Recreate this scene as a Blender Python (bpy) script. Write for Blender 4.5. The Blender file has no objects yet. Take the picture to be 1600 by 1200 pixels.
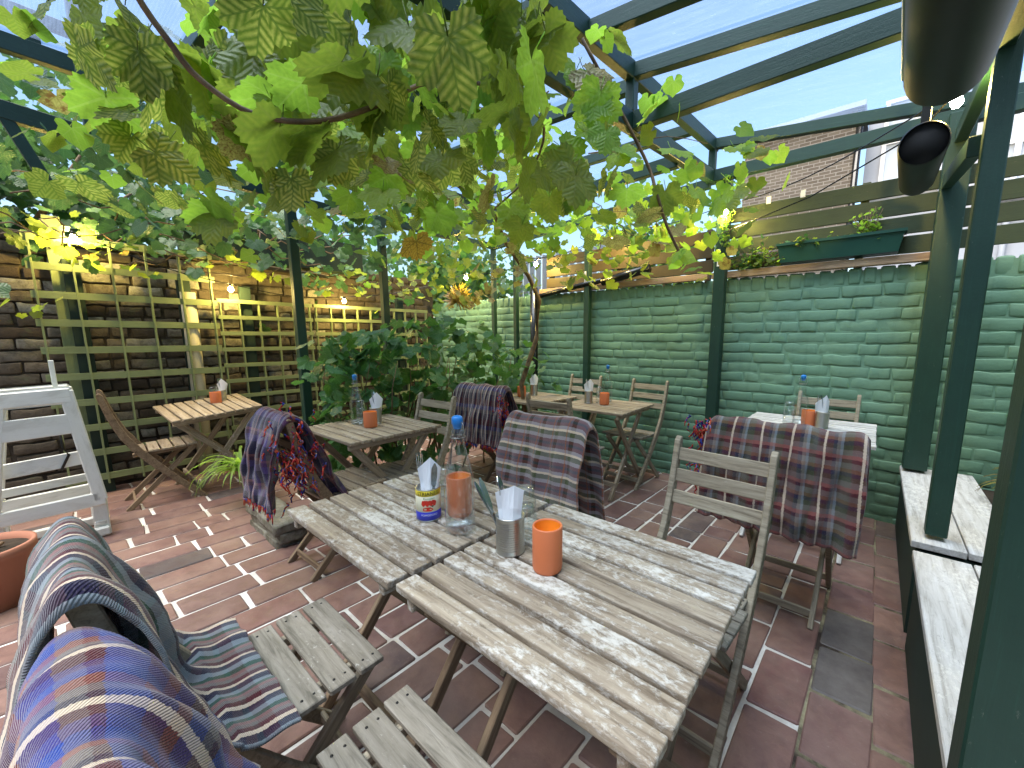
import bpy, bmesh, math, random
from mathutils import Vector, Matrix, Euler, noise
R = math.radians
rnd = random.Random(7)

# ------------------------------------------------------------------ camera, world, sun, exposure
S = bpy.context.scene
C = S.collection
cd = bpy.data.cameras.new("camera"); cam = bpy.data.objects.new("camera", cd); C.objects.link(cam)
cd.sensor_width = 36; cd.lens = 629/1600*36; cd.shift_x = -50/1600; cd.shift_y = 20/1600
cd.clip_start = 0.02; cd.clip_end = 500
cam.location = (0, 0, 1.27); cam.rotation_euler = (R(90-8.5), 0, R(39.5)); S.camera = cam
w = bpy.data.worlds.new("World"); S.world = w; w.use_nodes = True
nt = w.node_tree; bg = nt.nodes['Background']
sky = nt.nodes.new('ShaderNodeTexSky'); sky.sky_type = 'NISHITA'; sky.sun_disc = False
sky.sun_elevation = R(14); sky.sun_rotation = R(200); sky.air_density = 1.0; sky.dust_density = .9; sky.ozone_density = 2.0
nt.links.new(sky.outputs[0], bg.inputs[0]); bg.inputs[1].default_value = 0.085
sl = bpy.data.lights.new("sun", 'SUN'); sl.energy = 2.5; sl.angle = R(50); sl.color = (1, .93, .84)
so = bpy.data.objects.new("sun", sl); C.objects.link(so)
d = Vector((math.sin(R(200))*math.cos(R(72)), math.cos(R(200))*math.cos(R(72)), math.sin(R(72))))
so.rotation_euler = d.to_track_quat('Z', 'Y').to_euler()
S.view_settings.view_transform = 'Standard'; S.view_settings.look = 'None'
S.view_settings.exposure = 2.15; S.view_settings.gamma = 1

# ------------------------------------------------------------------ material helpers
class NT:
    def __init__(s, name):
        s.m = bpy.data.materials.new(name); s.m.use_nodes = True; s.t = s.m.node_tree
        s.b = s.t.nodes['Principled BSDF']; s.out = s.t.nodes['Material Output']
    def n(s, typ, **k):
        o = s.t.nodes.new('ShaderNode'+typ)
        for a, v in k.items(): setattr(o, a, v)
        return o
    def l(s, a, b): s.t.links.new(a, b)
    def val(s, sock, v):
        if hasattr(v, 'is_output') or hasattr(v, 'links'): s.l(v, sock)
        else: sock.default_value = v
    def math(s, op, a, b=0.0, c=None, clamp=False):
        o = s.n('Math', operation=op); o.use_clamp = clamp
        s.val(o.inputs[0], a); s.val(o.inputs[1], b)
        if c is not None: s.val(o.inputs[2], c)
        return o.outputs[0]
    def mix(s, f, a, b, mode='MIX'):
        o = s.n('Mix', data_type='RGBA', blend_type=mode)
        s.val(o.inputs[0], f); s.val(o.inputs[6], a if not isinstance(a, tuple) else (*a, 1)[:4]); s.val(o.inputs[7], b if not isinstance(b, tuple) else (*b, 1)[:4])
        return o.outputs[2]
    def noise(s, vec, scale=5, detail=4, rough=.6, dist=0):
        o = s.n('TexNoise'); o.inputs['Scale'].default_value = scale; o.inputs['Detail'].default_value = detail
        o.inputs['Roughness'].default_value = rough; o.inputs['Distortion'].default_value = dist
        if vec is not None: s.l(vec, o.inputs['Vector'])
        return o.outputs[0]
    def ramp(s, f, stops, interp='LINEAR'):
        o = s.n('ValToRGB'); cr = o.color_ramp; cr.interpolation = interp
        while len(cr.elements) < len(stops): cr.elements.new(.5)
        for e, (p, c) in zip(cr.elements, stops):
            e.position = p; e.color = (*c, 1) if isinstance(c, tuple) else (c, c, c, 1)
        s.l(f, o.inputs[0]); return o.outputs[0]
    def coords(s, scale=(1, 1, 1), rand=True, kind='Object'):
        tc = s.n('TexCoord'); v = tc.outputs[kind]
        if rand:
            oi = s.n('ObjectInfo'); a = s.n('VectorMath', operation='ADD')
            r3 = s.n('CombineXYZ')
            for i, k in enumerate((37.1, 91.7, 53.3)): s.l(s.math('MULTIPLY', oi.outputs['Random'], k), r3.inputs[i])
            s.l(v, a.inputs[0]); s.l(r3.outputs[0], a.inputs[1]); v = a.outputs[0]
        mp = s.n('Mapping'); mp.inputs['Scale'].default_value = scale; s.l(v, mp.inputs[0])
        return mp.outputs[0]
    def orand(s):
        return s.n('ObjectInfo').outputs['Random']
    def bump(s, h, strength=.3, dist=.01):
        o = s.n('Bump'); o.inputs['Strength'].default_value = strength; o.inputs['Distance'].default_value = dist
        s.l(h, o.inputs['Height']); s.l(o.outputs[0], s.b.inputs['Normal'])
    def fin(s, col=None, rough=.6, spec=None, metal=0):
        if col is not None: s.val(s.b.inputs['Base Color'], (*col, 1) if isinstance(col, tuple) else col)
        s.val(s.b.inputs['Roughness'], rough)
        s.b.inputs['Metallic'].default_value = metal
        if spec is not None: s.b.inputs['Specular IOR Level'].default_value = spec
        return s.m

def wood(name, base, dark, pale, paint=.5, axis=(2.2, 26, 26), flake=(.8, .78, .72)):
    m = NT(name); v = m.coords(axis)
    g = m.noise(v, 2.2, 6, .65, .6)
    c = m.ramp(g, [(.3, dark), (.5, base), (.72, pale)])
    v2 = m.coords((12, 22, 22)); f1 = m.noise(v2, 2.8, 9, .76, .35); v3 = m.coords((1.5, 2.5, 2)); f2 = m.noise(v3, 2.0, 3, .5)
    f = m.math('ADD', m.math('MULTIPLY', f1, .75), m.math('MULTIPLY', f2, .42))
    msk = m.ramp(f, [(.49+.24*(1-paint), 0.0), (.60+.24*(1-paint), .85)])
    c = m.mix(msk, c, flake)
    # tiny dark cracks and dirt
    cr = m.noise(m.coords((3, 60, 60)), 3, 4, .7, .3)
    c = m.mix(m.ramp(cr, [(.28, .75), (.4, 0.0)]), c, dark)
    bl = m.noise(m.coords((7, 16, 16)), 3.1, 8, .78, .2); c = m.mix(m.ramp(bl, [(.56, 0.0), (.68, .6*min(1, paint*1.6+.25))]), c, tuple(x*.55 for x in dark))
    r = m.orand(); c = m.mix(m.math('MULTIPLY', r, .35), c, dark)
    m.bump(m.math('ADD', m.math('ADD', g, m.math('MULTIPLY', msk, .8)), cr), .5, .002)
    return m.fin(c, .68, .35)

M = {}
M['table'] = wood('weathered_table_wood', (.31, .25, .18), (.12, .085, .055), (.46, .39, .29), .66, flake=(.68, .65, .58))
M['tabfar'] = wood('grey_brown_wood', (.34, .27, .19), (.15, .11, .07), (.46, .39, .29), .25)
M['chair'] = wood('chair_wood', (.33, .28, .20), (.15, .12, .08), (.44, .39, .29), .12)
M['brownw'] = wood('brown_chair_wood', (.23, .16, .10), (.10, .065, .04), (.33, .25, .16), .05)
M['seatw'] = wood('grey_seat_wood', (.24, .215, .17), (.10, .09, .07), (.34, .31, .26), .25)
M['plank'] = wood('pale_grey_plank', (.55, .53, .50), (.27, .25, .22), (.70, .69, .68), .5, (1.5, 18, 18))
M['rawtim'] = wood('raw_timber', (.42, .28, .17), (.22, .13, .08), (.52, .38, .26), .1)
M['white'] = wood('chipped_white_paint', (.74, .76, .72), (.50, .50, .45), (.80, .82, .79), 0.0, (2, 5, 5))

def paint(name, col, rough=.5, var=.25, bump=.15, sc=9, wear=None):
    m = NT(name); v = m.coords((1, 1, 1)); n1 = m.noise(v, sc, 6, .65)
    c = m.mix(m.math('MULTIPLY', m.ramp(n1, [(.4, 0.0), (.7, 1.0)]), var), col, tuple(x*.35 for x in col))
    n2 = m.noise(v, sc*.3, 3, .5); c = m.mix(m.math('MULTIPLY', n2, var), c, tuple(min(1, x*1.5+.01) for x in col))
    gr = m.noise(m.coords((1.2, 34, 34)), 3, 5, .7, .3)
    if wear:
        ch = m.noise(m.coords((5, 16, 16)), 4.2, 7, .75); c = m.mix(m.ramp(ch, [(.655, 0.0), (.675, .8)]), c, wear)
        c = m.mix(m.ramp(gr, [(.55, 0.0), (.75, .35)]), c, tuple(x*2.2 for x in col))
    m.bump(m.math('ADD', m.noise(v, 90, 3, .6), m.math('MULTIPLY', gr, 1.5 if wear else 0.0)), bump*(2.2 if wear else 1), .002)
    return m.fin(c, rough, .4)
M['frame'] = paint('dark_green_frame_paint', (.010, .040, .026), .50, .25, wear=(.10, .12, .09))
M['trellis'] = paint('sage_green_paint', (.20, .245, .115), .65, .35, wear=(.16, .13, .08))
M['fence'] = paint('green_fence_paint', (.032, .047, .017), .6, .5, wear=(.10, .10, .06))
M['fencebr'] = paint('brown_fence_stain', (.05, .036, .014), .6, .5, wear=(.09, .07, .04))
M['planter'] = paint('planter_green', (.006, .055, .036), .5, .15)
M['black'] = paint('black_metal', (.006, .006, .005), .5, .2, .05)
M['blackin'] = paint('black_inner', (.004, .004, .004), .8, .1, .05)
M['deepgreen'] = paint('deep_green_board', (.014, .032, .022), .7)

def brickpaint():
    m = NT('green_painted_brick'); v = m.coords((1, 1, 1))
    base = (.15, .275, .19)
    n1 = m.noise(v, 6, 6, .65); tc = m.n('NewGeometry').outputs['Position']
    big = m.noise(tc, 1.3, 4, .6)
    c = m.mix(m.ramp(big, [(.35, 0.0), (.7, .8)]), base, (.16, .27, .155))
    c = m.mix(m.ramp(n1, [(.55, 0.0), (.8, .5)]), c, (.07, .17, .11))
    dirt = m.noise(tc, 9, 6, .75, .5)
    c = m.mix(m.ramp(dirt, [(.64, 0.0), (.76, .55)]), c, (.20, .30, .17))
    spots = m.noise(tc, 34, 3, .6); c = m.mix(m.ramp(spots, [(.72, 0.0), (.78, .7)]), c, (.08, .10, .05))
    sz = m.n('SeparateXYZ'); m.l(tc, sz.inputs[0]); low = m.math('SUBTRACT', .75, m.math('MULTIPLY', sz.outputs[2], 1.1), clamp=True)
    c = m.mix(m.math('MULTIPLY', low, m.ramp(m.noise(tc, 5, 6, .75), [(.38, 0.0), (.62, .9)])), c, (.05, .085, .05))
    chip = m.noise(tc, 17, 5, .7); c = m.mix(m.ramp(chip, [(.70, 0.0), (.715, .85)]), c, (.13, .10, .07))
    drip = m.n('Mapping'); drip.inputs['Scale'].default_value = (14, 14, 1.1); m.l(tc, drip.inputs[0]); c = m.mix(m.ramp(m.noise(drip.outputs[0], 1.5, 5, .65), [(.55, 0.0), (.75, .35)]), c, (.06, .12, .075))
    c = m.mix(m.math('MULTIPLY', m.orand(), .35), c, (.10, .22, .14))
    m.bump(m.math('ADD', m.noise(tc, 40, 6, .7), m.math('MULTIPLY', m.noise(tc, 14, 3, .5), 1.3)), .45, .005)
    return m.fin(c, .58, .35)
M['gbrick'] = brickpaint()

def floorbrick():
    m = NT('red_paver'); v = m.coords((1, 1, 1)); r = m.orand(); tc = m.n('NewGeometry').outputs['Position']
    c = m.ramp(r, [(0, (.18, .098, .078)), (.3, (.22, .125, .10)), (.55, (.15, .082, .074)), (.75, (.24, .15, .118)), (.9, (.185, .09, .078)), (.97, (.085, .07, .068))])
    n1 = m.noise(v, 11, 7, .72, .4); c = m.mix(m.ramp(n1, [(.35, .5), (.6, 0.0)]), c, (.075, .04, .04))
    n2 = m.noise(tc, 2.3, 5, .7); c = m.mix(m.ramp(n2, [(.45, 0.0), (.7, .55)]), c, (.27, .19, .15))
    n3 = m.noise(v, 60, 4, .7); c = m.mix(m.ramp(n3, [(.62, 0.0), (.74, .45)]), c, (.30, .22, .18))
    m.bump(m.math('ADD', n1, m.math('MULTIPLY', n3, .5)), .6, .005)
    return m.fin(c, m.ramp(n1, [(.3, .38), (.7, .72)]), .4)
M['paver'] = floorbrick()
def greypaver():
    m = NT('grey_paver'); v = m.coords((1, 1, 1)); n1 = m.noise(v, 12, 6, .7); c = m.ramp(n1, [(.3, (.075, .062, .058)), (.7, (.13, .115, .105))]); m.bump(n1, .5, .004); return m.fin(c, .6, .35)
M['paverg'] = greypaver()

def mortar(name, a, b, sc=3.0, dark=(.09, .06, .05)):
    m = NT(name); v = m.coords((1, 1, 1), rand=False); n = m.noise(v, sc, 6, .7); n2 = m.noise(v, 40, 4, .7)
    c = m.mix(n2, a, b); c = m.mix(m.ramp(n, [(.38, 1.0), (.58, 0.0)]), c, dark)
    m.bump(n2, .5, .004); return m.fin(c, .85, .2)
M['mortar'] = mortar('pale_mortar', (.56, .54, .50), (.74, .73, .70), 1.6, (.40, .36, .31))
M['darkmortar'] = mortar('mossy_joint', (.12, .10, .06), (.34, .31, .20), 4.5, (.035, .025, .02))
M['soil'] = mortar('dark_soil', (.03, .022, .015), (.07, .05, .035), 6, (.02, .015, .01))
M['oldmortar'] = mortar('old_wall_mortar', (.05, .04, .03), (.13, .11, .085), 4, (.03, .024, .018))

def stonebrick():
    m = NT('old_stock_brick'); v = m.coords((1, 1, 1)); r = m.orand()
    c = m.ramp(r, [(0, (.075, .055, .042)), (.25, (.17, .145, .11)), (.45, (.09, .07, .052)), (.6, (.25, .235, .19)), (.8, (.12, .09, .068)), (.93, (.34, .33, .28))])
    n1 = m.noise(v, 16, 7, .75, .5); c = m.mix(m.ramp(n1, [(.35, .7), (.6, 0.0)]), c, (.05, .042, .032))
    n2 = m.noise(v, 7, 4, .6); c = m.mix(m.ramp(n2, [(.6, 0.0), (.75, .5)]), c, (.12, .16, .07))
    m.bump(n1, .9, .012); return m.fin(c, .85, .2)
M['stock'] = stonebrick()
def stone():
    m = NT('mossy_stone'); v = m.coords((1, 1, 1)); n1 = m.noise(v, 7, 8, .75, .5); n2 = m.noise(v, 30, 5, .7)
    c = m.ramp(n1, [(.3, (.06, .055, .04)), (.5, (.17, .155, .12)), (.7, (.30, .29, .25))])
    c = m.mix(m.ramp(n2, [(.5, 0.0), (.7, .5)]), c, (.13, .15, .07)); m.bump(m.math('ADD', n1, n2), .9, .012)
    return m.fin(c, .85, .2)
M['stone'] = stone()

def plaid(name, warp, weft, pw=.085, pf=.11, wmix=.35, twill=1500):
    m = NT(name); uv = m.n('UVMap').outputs[0]; sp = m.n('SeparateXYZ'); m.l(uv, sp.inputs[0])
    nz = m.noise(uv, 160, 2, .6); j = m.math('MULTIPLY', m.math('SUBTRACT', nz, .5), .06)
    fu = m.math('FRACT', m.math('ADD', m.math('DIVIDE', sp.outputs[0], pw), j))
    fv = m.math('FRACT', m.math('ADD', m.math('DIVIDE', sp.outputs[1], pf), j))
    cu = m.ramp(fu, warp, 'CONSTANT'); cv = m.ramp(fv, weft, 'CONSTANT')
    c = m.mix(wmix, cu, cv)
    c = m.mix(m.math('MULTIPLY', m.math('LESS_THAN', fv, weft[1][0]), .55*min(1, wmix*2)), c, (*weft[0][1], 1))
    c = m.mix(m.math('MULTIPLY', m.math('LESS_THAN', fu, warp[1][0]), .45), c, (*warp[0][1], 1))
    tw = m.math('SINE', m.math('MULTIPLY', m.math('ADD', sp.outputs[0], sp.outputs[1]), twill))
    tw2 = m.math('MULTIPLY', m.math('ADD', tw, 1), .5)
    c = m.mix(m.math('MULTIPLY', tw2, .38), c, m.mix(1.0, c, (.30, .27, .30), 'MULTIPLY'))
    fz = m.noise(uv, 420, 2, .7); c = m.mix(m.ramp(fz, [(.55, 0.0), (.78, .22)]), c, (.45, .42, .40))
    m.bump(m.math('ADD', tw2, fz), .6, .003)
    m.b.inputs['Sheen Weight'].default_value = .35
    return m.fin(c, .95, .1)
navy=(.014,.011,.04); mar=(.085,.006,.012); lbl=(.24,.29,.32); pnk=(.28,.14,.125); grn=(.02,.085,.05); tan=(.21,.10,.045); crm=(.74,.60,.44); gry=(.20,.17,.15); pur=(.085,.05,.19); blu=(.035,.07,.31); trc=(.30,.09,.055); olv=(.045,.05,.02); rse=(.28,.09,.075); lil=(.28,.25,.32)
M['plaidA'] = plaid('striped_wool_a', [(0,crm),(.10,navy),(.30,lbl),(.48,grn),(.62,pnk),(.74,gry),(.86,mar)], [(0,mar),(.2,lbl),(.4,pnk),(.6,navy),(.75,tan),(.9,grn)], .080, .15, .16)
M['plaidB'] = plaid('striped_wool_b', [(0,crm),(.10,mar),(.28,pur),(.42,blu),(.60,trc),(.74,gry),(.9,navy)], [(0,blu),(.25,pur),(.45,trc),(.6,blu),(.8,gry),(.92,mar)], .100, .17, .42)
olv2=(.10,.12,.04); lil2=(.46,.40,.40)
M['plaidC'] = plaid('check_wool_c', [(0,(.55,.22,.10)),(.06,lil2),(.40,lil2),(.62,olv2),(.86,lil2)], [(0,(1.0,.80,.56)),(.10,olv2),(.30,lil2),(.46,(.15,.01,.02)),(.60,navy),(.72,(.15,.01,.02)),(.86,lil2)], .085, .100, .70)
M['plaidD'] = plaid('check_wool_d', [(0,crm),(.07,mar),(.26,navy),(.36,gry),(.46,lbl),(.54,olv),(.78,mar)], [(0,rse),(.12,gry),(.3,olv),(.45,navy),(.58,tan),(.70,gry),(.88,mar)], .105, .12, .48)
M['plaidE'] = plaid('striped_wool_e', [(0,crm),(.10,navy),(.30,mar),(.45,gry),(.62,navy),(.8,pnk)], [(0,mar),(.3,navy),(.6,gry),(.8,blu)], .042, .14, .3)
M['plaidF'] = plaid('striped_wool_f', [(0,pnk),(.09,navy),(.34,pur),(.5,gry),(.66,mar),(.85,navy)], [(0,navy),(.3,pur),(.55,mar),(.7,trc),(.8,navy)], .075, .13, .4)
def fringe():
    m = NT('red_blue_fringe'); v = m.coords((1,1,1), rand=False); n = m.noise(v, 28, 2, .5)
    c = m.ramp(n, [(.3, (.03,.04,.2)), (.42, (.35,.03,.03)), (.52, (.45,.10,.05)), (.6, (.10,.12,.35)), (.68, (.5,.35,.28))], 'CONSTANT')
    return m.fin(c, .95, .1)
M['fringe'] = fringe()

def leafmat(name, base, vein, inter, inter_amt, trans=.45, rough=.45, brown=0.0):
    m = NT(name); uv = m.n('UVMap').outputs[0]; sp = m.n('SeparateXYZ'); m.l(uv, sp.inputs[0])
    u, v = sp.outputs[0], m.math('ABSOLUTE', sp.outputs[1])
    main = m.math('LESS_THAN', v, m.math('SUBTRACT', .030, m.math('MULTIPLY', u, .018)))
    sg = m.math('GREATER_THAN', sp.outputs[1], 0.0); ph = m.math('FRACT', m.math('ADD', m.math('MULTIPLY', sg, .5), m.math('MULTIPLY', m.math('SUBTRACT', u, m.math('MULTIPLY', v, .8)), 6.0)))
    dd = m.math('ABSOLUTE', m.math('SUBTRACT', ph, .5))
    side = m.math('LESS_THAN', dd, m.math('SUBTRACT', .15, m.math('MULTIPLY', v, .25)))
    wob = m.noise(uv, 9, 3, .6); soft = m.math('SUBTRACT', 1.15, m.math('MULTIPLY', m.math('ADD', dd, m.math('MULTIPLY', m.math('SUBTRACT', wob, .5), .5)), 2.6), clamp=True)
    r = m.orand(); co = m.coords((1,1,1)); nz = m.noise(co, 14, 4, .6)
    co0 = m.coords((1,1,1))
    c = m.mix(m.math('MULTIPLY', m.math('MULTIPLY', m.math('SUBTRACT', 1.0, soft), inter_amt), m.ramp(m.noise(co0, 5, 3, .6), [(.35, .35), (.6, 1.0)])), base, inter)
    c = m.mix(m.math('MULTIPLY', m.math('MAXIMUM', main, m.math('MULTIPLY', side, .25)), .7), c, vein)
    c = m.mix(m.ramp(nz, [(.45, 0.0), (.75, .35)]), c, tuple(x*.45 for x in base))
    c = m.mix(m.math('MULTIPLY', r, .4), c, tuple(x*.6 for x in base))
    if brown: c = m.mix(m.ramp(m.noise(co, 30, 5, .7), [(.56-.1*brown, 0.0), (.62, .9)]), c, (.16, .075, .035))
    b = m.b; m.val(b.inputs['Base Color'], c); b.inputs['Roughness'].default_value = rough
    m.bump(m.math('SUBTRACT', soft, m.math('MULTIPLY', main, 1.5)), .45, .004)
    tr = m.n('BsdfTranslucent'); m.l(m.mix(1.0, m.mix(1.0, c, (1.22, 1.2, 1.2), 'MULTIPLY'), (1.0, 1.0, .55), 'MULTIPLY'), tr.inputs[0])
    ms = m.n('MixShader'); ms.inputs[0].default_value = trans; m.l(b.outputs[0], ms.inputs[1]); m.l(tr.outputs[0], ms.inputs[2])
    m.l(ms.outputs[0], m.out.inputs[0]); return m.m
M['lG'] = leafmat('leaf_green', (.20, .29, .05), (.24, .30, .08), (.32, .38, .08), .7, .66)
M['lL'] = leafmat('leaf_lime', (.26, .46, .07), (.34, .52, .15), (.36, .56, .11), .5, .68)
M['lY'] = leafmat('leaf_yellow_veined', (.15, .23, .04), (.11, .19, .045), (.60, .60, .20), .85, .66)
M['lO'] = leafmat('leaf_ochre', (.42, .28, .05), (.12, .11, .03), (.55, .40, .10), .8, .5, brown=.4)
M['lP'] = leafmat('leaf_pale_dry', (.36, .34, .13), (.22, .22, .07), (.52, .46, .22), .7, .5, brown=.8)
M['lD'] = leafmat('leaf_dark', (.075, .17, .075), (.12, .22, .11), (.08, .19, .09), .4, .42, .38)
M['lB'] = leafmat('leaf_bush', (.07, .20, .06), (.12, .26, .10), (.07, .18, .06), .4, .38, .4)
M['cane'] = wood('vine_cane', (.17, .11, .06), (.07, .045, .03), (.27, .19, .10), 0, (8, 8, 8))

def glassy(name, tint, alpha=.25, rough=.03):
    m = NT(name); tp = m.n('BsdfTransparent'); tp.inputs[0].default_value = (*tint, 1)
    gl = m.n('BsdfGlossy'); gl.inputs['Roughness'].default_value = rough; gl.inputs[0].default_value = (.9, .93, .95, 1)
    lw = m.n('LayerWeight'); lw.inputs[0].default_value = .35
    f = m.math('ADD', m.math('MULTIPLY', lw.outputs['Facing'], alpha*2.4), .04, clamp=True)
    ms = m.n('MixShader'); m.l(f, ms.inputs[0]); m.l(tp.outputs[0], ms.inputs[1]); m.l(gl.outputs[0], ms.inputs[2])
    m.l(ms.outputs[0], m.out.inputs[0]); return m.m
M['glass'] = glassy('clear_glass', (.93, .95, .95), .22)
def poly():
    m = NT('wet_polycarbonate'); co = m.coords((1,1,1), rand=False, kind='Object'); sp = m.n('SeparateXYZ'); m.l(co, sp.inputs[0])
    rib = m.math('SINE', m.math('MULTIPLY', sp.outputs[1], 520.0))
    wet = m.noise(m.coords((1.4, 11, 1), rand=False), 3, 6, .7, .6); spots = m.noise(co, 28, 4, .7)
    tp = m.n('BsdfTransparent'); tp.inputs[0].default_value = (.66, .79, .97, 1)
    df = m.n('BsdfTranslucent'); df.inputs[0].default_value = (.27, .36, .54, 1)
    f = m.math('ADD', m.math('ADD', .26, m.math('MULTIPLY', rib, .025)), m.math('MULTIPLY', m.ramp(wet, [(.45, 0.0), (.65, 1.0)]), .09))
    f = m.math('ADD', f, m.math('MULTIPLY', m.ramp(spots, [(.62, 0.0), (.7, 1.0)]), .15), clamp=True)
    ms = m.n('MixShader'); m.l(f, ms.inputs[0]); m.l(tp.outputs[0], ms.inputs[1]); m.l(df.outputs[0], ms.inputs[2])
    m.l(ms.outputs[0], m.out.inputs[0]); return m.m
M['poly'] = poly()
def flat(name, col, rough=.5, metal=0, bump=0, spec=.5):
    m = NT(name); v = m.coords((1,1,1)); n = m.noise(v, 25, 4, .6)
    c = m.mix(m.math('MULTIPLY', n, .3), col, tuple(x*.6 for x in col))
    if bump: m.bump(m.noise(v, 140, 3, .6), bump, .002)
    return m.fin(c, rough, spec, metal)
M['terra'] = flat('orange_cup_plastic', (.66, .18, .065), .5, 0, .1)
M['orangein'] = flat('orange_inside', (.95, .30, .02), .5)
M['steel'] = flat('tin_steel', (.55, .55, .52), .33, 1.0)
M['cutlery'] = flat('cutlery_steel', (.50, .55, .60), .22, 1.0)
M['napkin'] = flat('paper_napkin', (.85, .86, .88), .8)
M['bluecap'] = flat('blue_stopper', (.02, .22, .62), .35)
M['wire'] = flat('wire_steel', (.4, .4, .38), .4, 1.0)
M['canyel'] = flat('can_yellow', (.75, .58, .04), .35); M['cancrm'] = flat('can_cream', (.75, .70, .50), .35)
M['canblu'] = flat('can_blue', (.03, .04, .45), .35); M['canred'] = flat('can_red', (.65, .03, .015), .35)
M['ink'] = flat('dark_ink', (.05, .035, .01), .6); M['inkred'] = flat('red_ink', (.45, .02, .01), .6); M['inkw'] = flat('white_ink', (.85, .85, .85), .5); M['inkg'] = flat('green_ink', (.03, .18, .05), .5)
M['pot'] = flat('terracotta_pot', (.36, .15, .09), .8, 0, .3)
M['pipew'] = flat('cream_pipe', (.52, .48, .36), .7, 0, .3)
M['houseW'] = flat('pale_render', (.42, .46, .54), .8); M['winglass'] = flat('window_glass', (.45, .52, .62), .15); M['sill'] = flat('white_sill', (.75, .78, .82), .6)
M['pipeB'] = flat('black_plastic', (.006, .006, .006), .22)
def hbrick():
    m = NT('stock_brick_house'); co = m.coords((1,1,1), rand=False); mp = m.n('Mapping'); mp.inputs['Rotation'].default_value = (R(90), 0, 0); m.l(co, mp.inputs[0])
    b = m.n('TexBrick'); m.l(mp.outputs[0], b.inputs[0]); b.inputs['Scale'].default_value = 1.0
    b.inputs['Brick Width'].default_value = .17; b.inputs['Row Height'].default_value = .056; b.inputs['Mortar Size'].default_value = .006
    b.inputs['Color1'].default_value = (.085, .078, .07, 1); b.inputs['Color2'].default_value = (.15, .14, .125, 1); b.inputs['Mortar'].default_value = (.27, .27, .27, 1)
    n = m.noise(co, 5, 5, .7); c = m.mix(m.math('MULTIPLY', n, .5), b.outputs[0], (.14, .11, .09)); m.bump(b.outputs[1], -.5, .01)
    return m.fin(c, .9, .2)
M['hbrick'] = hbrick()
def emis(name, col, st):
    m = NT(name); b = m.b; b.inputs['Emission Color'].default_value = (*col, 1); b.inputs['Emission Strength'].default_value = st
    b.inputs['Base Color'].default_value = (1, .9, .7, 1); return m.m
M['bulb'] = emis('warm_bulb', (1.0, .72, .20), 330)

# ------------------------------------------------------------------ mesh helpers
class MB:
    def __init__(s): s.v = []; s.f = []; s.mi = []; s.uv = []; s.sm = []
    def add(s, v, f, mi=0, smooth=False, uv=None):
        o = len(s.v); s.v += [tuple(p) for p in v]
        for i, q in enumerate(f):
            s.f.append([a+o for a in q]); s.mi.append(mi); s.sm.append(smooth)
            s.uv.append(uv[i] if uv else None)
        return s
    def box(s, c, d, rot=None, mi=0):
        x, y, z = [a/2 for a in d]; P = [Vector((i*x, j*y, k*z)) for i in (-1, 1) for j in (-1, 1) for k in (-1, 1)]
        if rot is not None: P = [rot @ p for p in P]
        P = [p+Vector(c) for p in P]
        return s.add(P, [(0, 1, 3, 2), (4, 6, 7, 5), (0, 4, 5, 1), (2, 3, 7, 6), (0, 2, 6, 4), (1, 5, 7, 3)], mi)
    def tube(s, pts, r, n=8, mi=0, caps=True):
        pts = [Vector(p) for p in pts]; rr = r if isinstance(r, (list, tuple)) else [r]*len(pts)
        vs = []; up = Vector((0, 0, 1))
        for i, p in enumerate(pts):
            t = (pts[min(i+1, len(pts)-1)]-pts[max(i-1, 0)]).normalized()
            a = t.cross(up); 
            if a.length < .05: a = t.cross(Vector((1, 0, 0)))
            a.normalize(); b = t.cross(a)
            for k in range(n):
                an = 2*math.pi*k/n; vs.append(p+(a*math.cos(an)+b*math.sin(an))*rr[i])
        fs = []
        for i in range(len(pts)-1):
            for k in range(n): fs.append((i*n+k, i*n+(k+1) % n, (i+1)*n+(k+1) % n, (i+1)*n+k))
        if caps: fs.append(tuple(range(n-1, -1, -1))); fs.append(tuple((len(pts)-1)*n+k for k in range(n)))
        return s.add(vs, fs, mi, True)
    def lathe(s, prof, n=24, c=(0, 0, 0), mi=0, smooth=True):
        vs = []; 
        for r, z in prof:
            for k in range(n): an = 2*math.pi*k/n; vs.append((c[0]+r*math.cos(an), c[1]+r*math.sin(an), c[2]+z))
        fs = [(i*n+k, i*n+(k+1) % n, (i+1)*n+(k+1) % n, (i+1)*n+k) for i in range(len(prof)-1) for k in range(n)]
        return s.add(vs, fs, mi, smooth)
    def mesh(s, name, mats):
        me = bpy.data.meshes.new(name); me.from_pydata(s.v, [], s.f)
        for m in (mats if isinstance(mats, (list, tuple)) else [mats]): me.materials.append(M[m] if isinstance(m, str) else m)
        me.polygons.foreach_set('material_index', s.mi); me.polygons.foreach_set('use_smooth', s.sm)
        if any(u is not None for u in s.uv):
            ul = me.uv_layers.new(name='UVMap'); fl = []
            for f, u in zip(s.f, s.uv):
                for k in range(len(f)): fl += list(u[k]) if u else [0, 0]
            ul.data.foreach_set('uv', fl)
        me.update(); return me

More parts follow.
